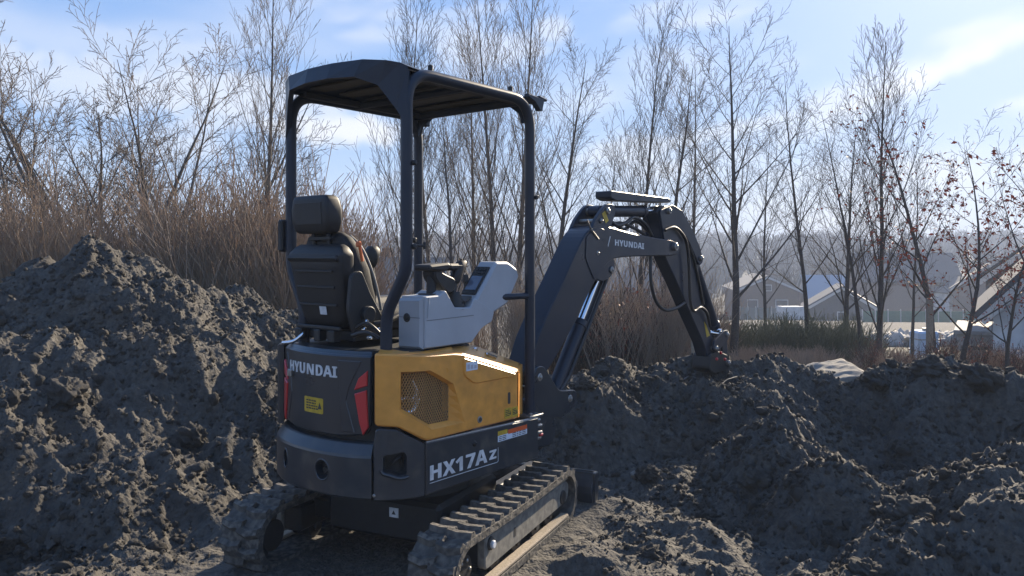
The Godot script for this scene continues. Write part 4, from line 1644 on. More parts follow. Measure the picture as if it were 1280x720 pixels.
func build_console(ex: Node3D) -> void:
	# right-hand console: a moulded housing with a raised monitor pod in front
	var st := begin()
	var side := rounded(poly([0.332, 1.058, 0.332, 1.299, 0.240, 1.301, 0.195, 1.324, 0.163, 1.284, 0.129, 1.238, 0.018, 1.232, -0.012, 1.278, -0.10, 1.24, -0.17, 1.20, -0.15, 1.15, -0.098, 1.134, -0.067, 1.120, -0.024, 1.084, 0.006, 1.058]), 0.008, 2)
	side_prism(st, side, 0.235, 0.400, 0.005)
	# chamfered rear corner
	prism(st, poly([0.225, 1.05, 0.385, 1.055, 0.385, 1.292, 0.225, 1.288]), 0.30, 0.346, 0.012)
	# rim of the gaiter well
	tube(st, curve([Vector3(0.402, 1.295, 0.31), Vector3(0.403, 1.20, 0.32)], 4), 0.003, 6)
	# monitor pod
	side_prism(st, rounded(poly([-0.02, 1.262, -0.187, 1.457, -0.286, 1.456, -0.366, 1.417, -0.382, 1.374, -0.286, 1.236, -0.16, 1.19, -0.08, 1.20]), 0.012, 2), 0.275, 0.398, 0.012)
	var con := done(st, "console", M.grey, ex)
	st = begin()
	box(st, Vector3(0.4005, 1.19, 0.16), Vector3(0.002, 0.0035, 0.33), 0.0, Basis(Vector3.RIGHT, deg_to_rad(0.8)))
	box(st, Vector3(0.302, 1.20, 0.3465), Vector3(0.15, 0.003, 0.002), 0.0)
	done(st, "seam", M.seam, con)
	st = begin()
	rod(st, Vector3(0.292, 1.198, 0.344), Vector3(0.292, 1.198, 0.352), 0.021, 20)
	var sock := done(st, "socket", M.ink, con)
	st = begin()
	rod(st, Vector3(0.292, 1.200, 0.350), Vector3(0.292, 1.200, 0.356), 0.012, 14)
	done(st, "socket_cap", M.black, sock)
	# monitor: frame, keys and screen on the pod's sloping face
	var dirz := Vector2(-0.187 + 0.02, 1.457 - 1.262).normalized()
	var along := Vector3(0, dirz.y, dirz.x)
	var out := Vector3(0, -dirz.x, dirz.y)
	var face := Basis(Vector3.RIGHT, along, Vector3.RIGHT.cross(along))
	var mid := Vector3(0.332, 1.262, -0.02) + along * 0.125
	if face.z.dot(Vector3(0, 0.5, 1)) < 0:
		face = Basis(-Vector3.RIGHT, along, -face.z)
	st = begin()
	prism(st, rounded(rect(-0.048, -0.088, 0.048, 0.092), 0.008, 3), 0.0, 0.008, 0.002, Transform3D(face, mid))
	var mon := done(st, "monitor", M.plastic, con)
	st = begin()
	prism(st, rounded(rect(-0.036, -0.062, 0.036, 0.028), 0.004, 2), 0.007, 0.0092, 0.0, Transform3D(face, mid))
	done(st, "screen", M.screen, mon)
	for k in 6:
		st = begin()
		var kx := -0.024 + 0.024 * (k % 3)
		var ky := 0.048 + 0.022 * (k / 3)
		prism(st, rounded(rect(kx - 0.008, ky - 0.007, kx + 0.008, ky + 0.007), 0.003, 2), 0.007, 0.0105, 0.001, Transform3D(face, mid))
		done(st, "key", M.black, mon)
	# switch panel on the console's flank of the pod: dark strip beside it
	st = begin()
	box(st, Vector3(0.34, 1.272, 0.02), Vector3(0.10, 0.010, 0.06), 0.003, Basis(Vector3.RIGHT, deg_to_rad(24)))
	done(st, "switch_strip", M.ink, con)
	# gaiter
	st = begin()
	var rings := []
	for k in 9:
		var w := 1.0 if k % 2 == 0 else 0.86
		var t := k / 8.0
		rings.append(super_ring(Vector3(0.335, 1.225 + 0.085 * t, 0.075 - 0.005 * t), lerpf(0.066, 0.03, t) * w, lerpf(0.058, 0.026, t) * w, 3.2, 24))
	loft(st, rings)
	done(st, "gaiter", M.plastic, con)
	# joystick: grip leaning towards the operator, with a palm rest
	st = begin()
	tube(st, [Vector3(0.33, 1.30, 0.07), Vector3(0.325, 1.36, 0.045)], 0.014, 10)
	rings = []
	for s in [[1.345, 0.016, 0.018, 0.05], [1.365, 0.025, 0.03, 0.045], [1.40, 0.026, 0.032, 0.03], [1.43, 0.026, 0.034, 0.012], [1.455, 0.022, 0.03, -0.004], [1.465, 0.012, 0.018, -0.01]]:
		rings.append(super_ring(Vector3(0.32, s[0], s[3]), s[1], s[2], 2.8, 20))
	loft(st, rings)
	box(st, Vector3(0.32, 1.432, 0.055), Vector3(0.05, 0.034, 0.10), 0.012)
	var joy := done(st, "joystick", M.black, con)
	st = begin()
	for p in [[0.01, 1.4665], [0.028, 1.452]]:
		rod(st, Vector3(0.32, p[1], p[0] - 0.012), Vector3(0.32, p[1] + 0.006, p[0] - 0.014), 0.008, 10)
	done(st, "button", M.ink, joy)
	# arm rest behind the grip
	st = begin()
	side_prism(st, rounded(poly([0.235, 1.415, 0.225, 1.375, 0.13, 1.30, 0.08, 1.33, 0.085, 1.375, 0.16, 1.40, 0.20, 1.418]), 0.02, 4), 0.275, 0.365, 0.012)
	done(st, "wrist_rest", M.vinyl, con)
	st = begin()
	side_prism(st, rounded(poly([0.275, 1.445, 0.275, 1.418, 0.17, 1.412, 0.12, 1.432, 0.135, 1.455]), 0.012, 4), 0.26, 0.375, 0.010)
	done(st, "arm_pad", M.vinyl, con)
	st = begin()
	tube(st, [Vector3(0.32, 1.29, 0.215), Vector3(0.32, 1.40, 0.205)], 0.024, 12)
	box(st, Vector3(0.32, 1.302, 0.215), Vector3(0.10, 0.012, 0.08), 0.004)
	done(st, "arm_rest_post", M.plastic, con)
	st = begin()
	tube(st, [Vector3(0.29, 1.28, -0.06), Vector3(0.285, 1.36, -0.075)], 0.007, 8)
	rod(st, Vector3(0.285, 1.35, -0.073), Vector3(0.283, 1.39, -0.08), 0.014, 12)
	done(st, "throttle_lever", M.ink, con)

func cyl_between(parent: Node, called: String, a: Vector3, b: Vector3, share: float, r: float, rr: float, rod_mat: Material, barrel_mat: Material) -> void:
	var mid := a.lerp(b, share)
	var st := begin()
	rod(st, a, mid, r, 20)
	rod(st, mid - (b - a).normalized() * 0.03, mid + (b - a).normalized() * 0.012, r * 1.14, 20)
	var across := Vector3.RIGHT
	rod(st, a - across * r * 1.1, a + across * r * 1.1, r * 0.95, 18)
	var o := done(st, called, barrel_mat, parent)
	st = begin()
	rod(st, mid, b, rr, 16)
	rod(st, b - across * r, b + across * r, r * 0.9, 18)
	done(st, "piston_rod", rod_mat, o)

func pin(parent: Node, at: Vector3, half: float, r := 0.022) -> void:
	var st := begin()
	rod(st, at - Vector3.RIGHT * half, at + Vector3.RIGHT * half, r, 16)
	rod(st, at - Vector3.RIGHT * (half + 0.008), at + Vector3.RIGHT * (half + 0.008), r * 0.5, 6)
	done(st, "pin", M.steel, parent)

func build_arm(ex: Node3D) -> void:
	var bx := 0.29
	var st := begin()
	# swing post
	side_prism(st, rounded(poly([-0.42, 0.72, -0.42, 0.44, -0.66, 0.42, -0.70, 0.52, -0.62, 0.72]), 0.03, 3), bx - 0.15, bx + 0.13, 0.01)
	rod(st, Vector3(bx, 0.40, -0.60), Vector3(bx, 0.76, -0.60), 0.085, 20)
	for s in [-0.115, 0.115]:
		side_prism(st, rounded(poly([-0.44, 0.74, -0.50, 0.88, -0.57, 0.88, -0.72, 0.72, -0.90, 0.70, -0.90, 0.61, -0.76, 0.56, -0.56, 0.60]), 0.03, 3), bx + s - 0.016, bx + s + 0.016, 0.004)
	var sp := done(st, "swing_post", M.dark, ex)
	pin(sp, Vector3(bx, 0.82, -0.535), 0.135)
	pin(sp, Vector3(bx, 0.66, -0.83), 0.135)
	# boom
	st = begin()
	var bp := poly([-0.47, 0.83, -0.568, 1.023, -0.675, 1.168, -0.843, 1.367, -0.969, 1.526, -1.034, 1.598, -1.09, 1.640, -1.155, 1.663, -1.21, 1.672, -1.372, 1.664, -1.492, 1.648, -1.659, 1.629, -1.962, 1.603, -2.20, 1.592, -2.262, 1.580, -2.300, 1.545, -2.285, 1.505, -2.24, 1.485, -2.154, 1.478, -1.962, 1.479, -1.554, 1.475, -1.40, 1.466, -1.325, 1.440, -1.24, 1.385, -1.14, 1.30, -0.943, 1.080, -0.70, 0.86, -0.575, 0.765, -0.50, 0.765])
	side_prism(st, rounded(bp, 0.03, 2), bx - 0.070, bx + 0.088, 0.007)
	var boom := done(st, "boom", M.navy, ex)
	# weld-on side plate round the elbow
	st = begin()
	for s in [-1.0, 1.0]:
		var xa: float = bx + (0.088 if s > 0 else -0.070)
		side_prism(st, rounded(poly([-1.06, 1.60, -1.15, 1.645, -1.23, 1.655, -1.275, 1.645, -1.33, 1.475, -1.25, 1.40, -1.15, 1.33, -1.05, 1.47]), 0.02, 3), minf(xa, xa + s * 0.006), maxf(xa, xa + s * 0.006), 0.002)
	done(st, "elbow_plate", M.navy, boom)
	# ears for the arm cylinder on the back of the boom
	for s in [-0.075, 0.075]:
		st = begin()
		side_prism(st, rounded(poly([-1.06, 1.56, -1.18, 1.715, -1.265, 1.785, -1.31, 1.81, -1.39, 1.81, -1.415, 1.77, -1.36, 1.67, -1.17, 1.62]), 0.025, 4), bx + s - 0.012, bx + s + 0.012, 0.004)
		done(st, "cylinder_ear", M.navy, boom)
	pin(boom, Vector3(bx, 1.765, -1.31), 0.10)
	pin(boom, Vector3(bx, 1.70, -1.23), 0.10, 0.014)
	st = begin()
	side_prism(st, poly([-1.245, 1.745, -1.28, 1.765, -1.325, 1.705, -1.29, 1.685]), bx + 0.0875, bx + 0.0885)
	done(st, "warning_label", M.yellow, boom)
	# cylinder bracket under the elbow
	for s in [-0.07, 0.07]:
		st = begin()
		side_prism(st, rounded(poly([-1.12, 1.36, -1.28, 1.47, -1.40, 1.47, -1.42, 1.40, -1.36, 1.345, -1.26, 1.32]), 0.03, 4), bx + s - 0.012, bx + s + 0.012, 0.004)
		done(st, "rod_ear", M.navy, boom)
	pin(boom, Vector3(bx, 1.393, -1.365), 0.095)
	pin(boom, Vector3(bx, 1.50, -1.19), 0.096, 0.016)
	st = begin()
	tube(st, [Vector3(bx + 0.096, 1.70, -1.06), Vector3(bx + 0.10, 1.645, -1.10), Vector3(bx + 0.097, 1.585, -1.19)], 0.006, 6)
	done(st, "grease_pipe", M.steel, boom)
	st = begin()
	flat(st)
	var lt := letters("HYUNDAI", 0.2)
	for k in range(0, lt.size() - 2, 3):
		for j in 3:
			var p := lt[k + j]
			var z := lerpf(-1.40, -1.78, p.x)
			st.add_vertex(Vector3(bx + 0.0895 - 0.002 * p.z, lerpf(0.0, 0.040, p.y) + 1.552 + (z + 1.34) * 0.06, z))
	done(st, "lettering", M.white, boom)
	st = begin()
	for p in [[-1.345, 1.60, -1.335, 1.53]]:
		box(st, Vector3(bx + 0.0885, 1.567, -1.325), Vector3(0.002, 0.085, 0.008), 0.0, Basis(Vector3.RIGHT, deg_to_rad(-24)))
	done(st, "label_line", M.white, boom)
	# boom cylinder with its guard
	cyl_between(ex, "boom_cylinder", Vector3(bx, 0.66, -0.83), Vector3(bx, 1.393, -1.365), 0.56, 0.043, 0.022, M.chrome, M.navy)
	st = begin()
	tube(st, [Vector3(bx + 0.03, 0.74, -0.95), Vector3(bx + 0.03, 1.06, -1.19), Vector3(bx + 0.03, 1.36, -1.41)], 0.014, 8)
	tube(st, [Vector3(bx - 0.01, 0.74, -0.97), Vector3(bx - 0.01, 1.06, -1.21), Vector3(bx - 0.01, 1.35, -1.43)], 0.016, 8)
	tube(st, curve([Vector3(bx + 0.03, 0.76, -0.96), Vector3(bx + 0.05, 0.66, -0.80), Vector3(bx + 0.06, 0.60, -0.68), Vector3(bx + 0.06, 0.62, -0.56)], 5), 0.014, 8)
	tube(st, curve([Vector3(bx + 0.09, 0.70, -0.50), Vector3(bx + 0.11, 0.62, -0.62), Vector3(bx + 0.12, 0.54, -0.55), Vector3(bx + 0.11, 0.50, -0.45)], 5), 0.014, 8)
	done(st, "hydraulic_hose", M.hose, ex)
	# fittings round the front corner of the deck
	st = begin()
	for p in [[0.45, 0.60, -0.47], [0.455, 0.57, -0.48], [0.46, 0.535, -0.475], [0.455, 0.505, -0.47]]:
		rod(st, Vector3(p[0], p[1], p[2] - 0.02), Vector3(p[0], p[1], p[2] + 0.02), 0.011, 8)
	done(st, "hose_fitting", M.steel, ex)
	st = begin()
	rod(st, Vector3(0.465, 0.522, -0.495), Vector3(0.465, 0.522, -0.47), 0.010, 8)
	rod(st, Vector3(0.40, 0.70, -0.50), Vector3(0.40, 0.70, -0.47), 0.010, 8)
	done(st, "red_cap", M.red, ex)
	# arm cylinder on top
	cyl_between(ex, "arm_cylinder", Vector3(bx, 1.765, -1.31), Vector3(bx, 1.80, -2.16), 0.72, 0.038, 0.022, M.chrome, M.navy)
	st = begin()
	side_prism(st, rounded(poly([-1.40, 1.90, -1.40, 1.855, -1.46, 1.84, -2.22, 1.862, -2.24, 1.88, -2.20, 1.895, -1.48, 1.90]), 0.012, 3), bx - 0.06, bx + 0.06, 0.008)
	done(st, "cylinder_guard", M.navy, ex)
	# hoses crossing between cylinder and boom
	st = begin()
	tube(st, curve([Vector3(bx + 0.03, 1.73, -1.40), Vector3(bx + 0.04, 1.68, -1.50), Vector3(bx + 0.04, 1.70, -1.62), Vector3(bx + 0.03, 1.74, -1.75), Vector3(bx + 0.02, 1.70, -1.92), Vector3(bx + 0.02, 1.62, -2.02)], 6), 0.013, 8)
	tube(st, curve([Vector3(bx - 0.03, 1.74, -1.42), Vector3(bx - 0.02, 1.70, -1.56), Vector3(bx - 0.02, 1.66, -1.70), Vector3(bx - 0.02, 1.72, -1.86), Vector3(bx - 0.03, 1.66, -2.05)], 6), 0.013, 8)
	tube(st, curve([Vector3(bx, 1.66, -1.45), Vector3(bx, 1.70, -1.6), Vector3(bx, 1.67, -1.8), Vector3(bx, 1.63, -1.95)], 6), 0.012, 8)
	# loop below the boom nose
	tube(st, curve([Vector3(bx + 0.06, 1.50, -1.93), Vector3(bx + 0.075, 1.32, -1.90), Vector3(bx + 0.08, 1.17, -1.96), Vector3(bx + 0.08, 1.095, -2.10), Vector3(bx + 0.08, 1.10, -2.28), Vector3(bx + 0.075, 1.13, -2.42)], 7), 0.012, 8)
	# along the arm
	tube(st, curve([Vector3(bx + 0.08, 1.66, -2.10), Vector3(bx + 0.09, 1.68, -2.25), Vector3(bx + 0.09, 1.58, -2.42), Vector3(bx + 0.085, 1.36, -2.48), Vector3(bx + 0.085, 1.14, -2.50), Vector3(bx + 0.085, 1.06, -2.56), Vector3(bx + 0.085, 1.08, -2.68), Vector3(bx + 0.08, 1.03, -2.80), Vector3(bx + 0.07, 0.92, -2.88)], 7), 0.012, 8)
	tube(st, curve([Vector3(bx + 0.05, 1.70, -2.12), Vector3(bx + 0.06, 1.72, -2.30), Vector3(bx + 0.06, 1.60, -2.50), Vector3(bx + 0.06, 1.36, -2.66), Vector3(bx + 0.06, 1.10, -2.78)], 7), 0.010, 8)
	done(st, "arm_hose", M.hose, ex)
	# arm
	st = begin()
	var ap := poly([-2.03, 1.795, -2.10, 1.835, -2.24, 1.842, -2.38, 1.805, -2.50, 1.73, -2.62, 1.61, -2.71, 1.49, -2.735, 1.41, -2.70, 1.32, -2.79, 1.12, -2.90, 0.94, -3.00, 0.78, -3.02, 0.70, -2.96, 0.66, -2.88, 0.67, -2.813, 0.786, -2.531, 1.084, -2.332, 1.301, -2.168, 1.466, -2.12, 1.56, -2.10, 1.70])
	side_prism(st, rounded(ap, 0.03, 3), bx - 0.05, bx + 0.05, 0.006)
	var arm := done(st, "arm", M.navy, ex)
	for s in [-0.062, 0.062]:
		st = begin()
		side_prism(st, rounded(poly([-2.04, 1.80, -2.24, 1.85, -2.40, 1.81, -2.56, 1.68, -2.70, 1.54, -2.755, 1.43, -2.69, 1.40, -2.55, 1.54, -2.44, 1.64, -2.34, 1.50, -2.20, 1.48, -2.12, 1.56]), 0.03, 3), bx + s - 0.010, bx + s + 0.010, 0.003)
		done(st, "arm_ear", M.navy, arm)
	pin(arm, Vector3(bx, 1.80, -2.16), 0.095)
	pin(arm, Vector3(bx, 1.545, -2.22), 0.115, 0.03)
	pin(arm, Vector3(bx, 1.46, -2.70), 0.09)
	st = begin()
	side_prism(st, poly([-2.81, 0.965, -2.86, 0.925, -2.92, 0.845, -2.86, 0.835]), bx + 0.0505, bx + 0.0515)
	done(st, "warning_label", M.yellow, arm)
	# bucket cylinder down the front of the arm
	cyl_between(ex, "bucket_cylinder", Vector3(bx, 1.46, -2.70), Vector3(bx, 0.84, -3.17), 0.90, 0.042, 0.019, M.chrome, M.navy)
	# linkage
	st = begin()
	for s in [-0.075, 0.075]:
		side_prism(st, rounded(poly([-3.12, 0.87, -3.21, 0.87, -3.22, 0.80, -2.98, 0.70, -2.91, 0.74, -2.93, 0.80]), 0.025, 3), bx + s - 0.010, bx + s + 0.010, 0.003)
		side_prism(st, rounded(poly([-3.12, 0.86, -3.21, 0.86, -3.26, 0.58, -3.16, 0.55]), 0.025, 3), bx + s * 0.7 - 0.010, bx + s * 0.7 + 0.010, 0.003)
	var lk := done(st, "bucket_link", M.navy, ex)
	pin(lk, Vector3(bx, 0.835, -3.17), 0.10)
	pin(lk, Vector3(bx, 0.74, -2.96), 0.10)
	pin(lk, Vector3(bx, 0.60, -3.20), 0.10)
	for p in [[0.70, -3.02], [0.64, -3.10], [0.66, -2.94]]:
		st = begin()
		rod(st, Vector3(bx + 0.09, p[0], p[1]), Vector3(bx + 0.11, p[0], p[1]), 0.012, 8)
		done(st, "red_cap", M.red, lk)
	# quick coupler and narrow bucket, dug into the bank
	st = begin()
	side_prism(st, rounded(poly([-2.88, 0.70, -2.86, 0.58, -2.96, 0.54, -3.24, 0.54, -3.28, 0.60, -3.22, 0.66, -3.0, 0.72]), 0.03, 3), bx - 0.075, bx + 0.075, 0.006)
	done(st, "coupler", M.black, ex)
	st = begin()
	var back := [Vector2(-3.26, 0.50), Vector2(-3.32, 0.42), Vector2(-3.33, 0.30), Vector2(-3.26, 0.18), Vector2(-3.14, 0.11), Vector2(-3.00, 0.10)]
	var shell := PackedVector2Array()
	for p in back:
		shell.append(p)
	for k in back.size():
		shell.append(back[back.size() - 1 - k].lerp(Vector2(-3.06, 0.42), 0.05))
	side_prism(st, shell, bx - 0.16, bx + 0.16, 0.003)
	for s in [-0.16, 0.16]:
		side_prism(st, poly([-3.26, 0.50, -3.32, 0.42, -3.33, 0.30, -3.26, 0.18, -3.14, 0.11, -3.00, 0.10, -2.90, 0.30, -2.88, 0.48, -3.0, 0.50]), bx + s - 0.008, bx + s + 0.008, 0.002)
	var bk := done(st, "bucket", M.dark, ex)
	for k in 4:
		st = begin()
		side_prism(st, poly([-3.02, 0.09, -2.92, 0.12, -3.02, 0.13]), bx - 0.135 + 0.09 * k - 0.018, bx - 0.135 + 0.09 * k + 0.018, 0.002)
		done(st, "tooth", M.steel, bk)

# ---------------------------------------------------------------- trees
func grow(ms: Array, p: Vector3, d: Vector3, length: float, r: float, level: int, P: Dictionary, rng: RandomNumberGenerator) -> void:
	var segs: int = P.segs[level]
	var pts := PackedVector3Array([p])
	var rad := PackedFloat32Array([r])
	var dirs := [d]
	var last: int = P.count.size()
	var tip: float = P.get("tip", 0.05) if level == 0 else (0.07 if level == 1 else 0.18)
	for k in segs:
		var t := float(k + 1) / segs
		d = (d + Vector3(rng.randf_range(-1, 1), rng.randf_range(-1, 1), rng.randf_range(-1, 1)) * P.wobble[level] + Vector3.UP * P.up[level]).normalized()
		p += d * length / segs
		pts.append(p)
		rad.append(maxf(r * lerpf(1.0, tip, pow(t, 0.8)), P.thin))
		dirs.append(d)
	if level == 0:
		rad[0] *= 1.35
	ms[mini(level, 2)].tube(pts, rad, [7, 5, 3, 3, 3][level])
	if P.get("leaves", 0.0) > 0.0 and level >= 2:
		for k in range(1, pts.size()):
			if rng.randf() < P.leaves and pts[k].y < P.leaf_top * rng.randf_range(0.5, 1.2):
				var a := Vector3(rng.randf_range(-1, 1), rng.randf_range(-1.2, 0.4), rng.randf_range(-1, 1)).normalized() * rng.randf_range(0.05, 0.085)
				ms[3].leaf(pts[k], a, a.cross(Vector3(rng.randf_range(-1, 1), rng.randf_range(-1, 1), rng.randf_range(-1, 1))).normalized() * a.length() * 0.6, Vector3(0, 0.006, 0))
	if level >= last:
		return
	var n: int = P.count[level]
	var az := rng.randf() * TAU
	for k in n:
		var t: float = lerpf(P.start[level], 0.98, (k + rng.randf_range(0.1, 0.9)) / n)
		var f := t * segs
		var i := mini(int(f), segs - 1)
		var at := pts[i].lerp(pts[i + 1], f - i)
		var ax: Vector3 = dirs[i + 1]
		az += 2.4 + rng.randf_range(-0.5, 0.5)
		var side := ax.cross(Vector3(0.3, 0.1, 0.95)).normalized()
		side = side.rotated(ax, az)
		var ang: float = deg_to_rad(P.angle[level] * rng.randf_range(0.7, 1.3))
		var cd := (ax * cos(ang) + side * sin(ang)).normalized()
		var shape: float = lerpf(P.low[level], P.high[level], t)
		var cl: float = length * P.ratio[level] * shape * rng.randf_range(0.65, 1.2)
		var cr: float = minf(lerpf(rad[i], rad[i + 1], f - i) * P.girth[level], rad[i] * 0.85)
		grow(ms, at, cd, cl, maxf(cr, P.thin), level + 1, P, rng)

func tree_kind(called: String, P: Dictionary, seed_: int, bark: Material, twig: Material) -> Node3D:
	var rng := RandomNumberGenerator.new()
	rng.seed = seed_
	var ms := [Mesher.new(), Mesher.new(), Mesher.new(), Mesher.new()]
	for k in P.get("stems", 1):
		var lean := Vector3(rng.randf_range(-1, 1), 0, rng.randf_range(-1, 1)) * (0.35 if P.get("stems", 1) > 1 else 0.03)
		grow(ms, Vector3(lean.x * 0.25, -0.2, lean.z * 0.25), (Vector3.UP + lean).normalized(), P.height * (1.0 if k == 0 else rng.randf_range(0.75, 0.95)), P.trunk, 0, P, rng)
	var top := 0.0
	for q in 3:
		for w in ms[q].v:
			top = maxf(top, w.y)
	P.top = top
	var o := Node3D.new()
	o.name = called
	put("trunk", ms[0].mesh(), bark, o)
	put("limbs", ms[1].mesh(), bark, o)
	put("twigs", ms[2].mesh(), twig, o)
	if ms[3].v.size() > 0:
		put("leaves", ms[3].mesh(), M.russet, o)
	return o

func build_trees() -> void:
	var poplar := {height = 6.0, trunk = 0.066, thin = 0.0022, count = [36, 10, 5], start = [0.14, 0.12, 0.15], angle = [27.0, 26.0, 26.0], ratio = [0.34, 0.40, 0.45], low = [1.3, 1.0, 1.0], high = [0.40, 0.6, 0.7], girth = [0.38, 0.42, 0.42], wobble = [0.025, 0.045, 0.06, 0.07], up = [0.03, 0.10, 0.07, 0.05], segs = [14, 8, 5, 3]}
	var alder := {height = 6.0, trunk = 0.085, thin = 0.0024, count = [24, 10, 6], start = [0.24, 0.15, 0.15], angle = [44.0, 34.0, 34.0], ratio = [0.50, 0.38, 0.42], low = [1.15, 1.0, 1.0], high = [0.28, 0.6, 0.7], girth = [0.44, 0.45, 0.42], wobble = [0.045, 0.06, 0.08, 0.09], up = [0.03, 0.05, 0.04, 0.03], segs = [14, 9, 5, 3]}
	var slim := {height = 6.0, trunk = 0.062, thin = 0.0022, count = [24, 9, 5], start = [0.3, 0.15, 0.15], angle = [38.0, 34.0, 34.0], ratio = [0.34, 0.40, 0.42], low = [1.2, 1.0, 1.0], high = [0.35, 0.6, 0.7], girth = [0.40, 0.45, 0.42], wobble = [0.05, 0.06, 0.08, 0.09], up = [0.03, 0.07, 0.05, 0.03], segs = [14, 8, 5, 3]}
	var oak := {height = 1.7, tip = 0.6, trunk = 0.14, thin = 0.0036, count = [6, 11, 9, 4], start = [0.45, 0.2, 0.15, 0.15], angle = [32.0, 40.0, 38.0, 36.0], ratio = [2.2, 0.38, 0.42, 0.42], low = [0.85, 1.1, 1.0, 1.0], high = [1.1, 0.6, 0.7, 0.7], girth = [0.62, 0.50, 0.44, 0.42], wobble = [0.08, 0.06, 0.09, 0.10, 0.11], up = [0.04, 0.035, 0.03, 0.02, 0.02], segs = [7, 13, 7, 4, 3]}
	var beech := {height = 4.5, trunk = 0.058, thin = 0.0024, count = [15, 8, 5], start = [0.2, 0.2, 0.2], angle = [50.0, 40.0, 38.0], ratio = [0.50, 0.42, 0.45], low = [1.15, 1.0, 1.0], high = [0.35, 0.6, 0.6], girth = [0.5, 0.45, 0.45], wobble = [0.09, 0.09, 0.11, 0.12], up = [0.03, 0.06, 0.04, 0.02], segs = [12, 8, 5, 3], leaves = 0.55, leaf_top = 3.6}
	var made := {}
	for a in [["poplar_a", "poplar_tree", poplar, 11], ["poplar_b", "poplar_tree", poplar, 23], ["poplar_c", "poplar_tree", poplar, 37], ["alder_a", "alder_tree", alder, 41], ["alder_b", "alder_tree", alder, 58], ["slim_a", "bare_tree", slim, 63], ["slim_b", "bare_tree", slim, 79], ["oak_a", "spreading_tree", oak, 83], ["oak_b", "spreading_tree", oak, 97], ["beech_a", "beech_tree", beech, 101], ["beech_b", "beech_tree", beech, 113]]:
		var proto := tree_kind(a[1], a[2], a[3], M.bark, M.twig)
		made[a[0]] = [proto, 0, a[2].top, a[1]]
	# across and top in the view, distance, kind, turn, label
	var list := [
		[58, 75, 15.0, "oak_a", 20, "broad bare tree forking low at the left edge behind the thicket"],
		[120, 8, 15.5, "oak_b", 140, "tallest bare forked tree above the left heap's peak"],
		[190, 45, 17.0, "oak_a", 250, "spreading bare tree right of the tall forked one above the left heap"],
		[278, 105, 18.0, "oak_b", 300, "low wide bare tree behind the thicket left of the sunlit poplar"],
		[-30, 110, 17.0, "oak_b", 60, "bare tree cut by the left edge of the picture"],
		[327, -45, 14.0, "poplar_a", 0, "tall sunlit poplar just left of the canopy"],
		[226, 150, 19.0, "slim_a", 40, "thin bare tree between the two spreading trees on the left"],
		[395, 165, 19.0, "slim_b", 80, "thin bare tree seen through the canopy above the headrest"],
		[503, -25, 17.5, "poplar_b", 60, "tall poplar rising behind the canopy's rear right post"],
		[545, 60, 19.0, "poplar_c", 200, "poplar seen through the canopy just right of its rear right post"],
		[598, 55, 17.5, "poplar_a", 130, "leftmost poplar of the dense clump behind the canopy's front post"],
		[619, -30, 17.0, "poplar_b", 250, "tall middle poplar of the dense clump behind the canopy's front"],
		[641, -50, 17.3, "poplar_c", 20, "tallest poplar of the clump, right behind the canopy's front post"],
		[570, 140, 15.5, "alder_b", 10, "spreading bare tree low under the canopy, left of the poplar clump"],
		[692, 48, 14.0, "alder_a", 75, "round-headed bare tree between the canopy and the boom's elbow"],
		[738, 170, 18.0, "slim_a", 210, "short thin tree behind the boom's elbow"],
		[786, 12, 15.5, "poplar_b", 310, "tall narrow poplar above the arm cylinder"],
		[817, 82, 15.0, "alder_b", 120, "bare tree just right of the narrow poplar, above the arm's top"],
		[868, 55, 17.0, "slim_b", 0, "slender tree right behind the top of the arm"],
		[916, 5, 12.0, "alder_a", 200, "large dark bare tree with wide crown right of the arm"],
		[962, 165, 17.0, "slim_a", 300, "short slender tree between the large dark tree and the next trunk"],
		[1012, 72, 13.5, "slim_b", 150, "slender dark tree right of the large dark one"],
		[1056, 150, 15.5, "alder_b", 220, "low bare tree behind the pale sand slab"],
		[1098, 42, 12.5, "poplar_a", 180, "dense upright tree above the right end of the sand slab"],
		[1078, 130, 12.8, "slim_a", 90, "leaning thin tree close left of the dense upright one"],
		[1140, 185, 16.0, "slim_b", 260, "thin tree in front of the pale rubble on the right"],
		[1170, 95, 11.0, "beech_a", 30, "beech with a few russet leaves left of the grey low building"],
		[1196, 150, 9.5, "beech_b", 200, "beech with russet leaves in front of the grey low building"],
		[1300, 10, 9.0, "beech_a", 170, "leaning beech with russet leaves at the right edge"],
		[1262, 215, 8.6, "beech_b", 80, "short beech with russet leaves before the white wall"],
		[-95, 60, 15.0, "oak_a", 0, "bare tree just outside the left edge behind the thicket"],
	]
	for a in list:
		var p := spot(a[0], a[1], a[2])
		var y := land(p.x, p.z)
		var m: Array = made[a[3]]
		var o: Node3D = m[0]
		if m[1] > 0:
			o = m[0].duplicate()
		m[1] += 1
		o.name = numbered(m[3])
		add_child(o)
		var s: float = (p.y - y) / m[2] * 1.07
		o.position = Vector3(p.x, y, p.z)
		o.scale = Vector3.ONE * s
		o.rotation_degrees = Vector3(3.0 * sin(a[0] * 1.7), a[4], 3.0 * cos(a[0] * 2.3))
		tag(o, a[5], "tree", "bare trees behind the spoil")

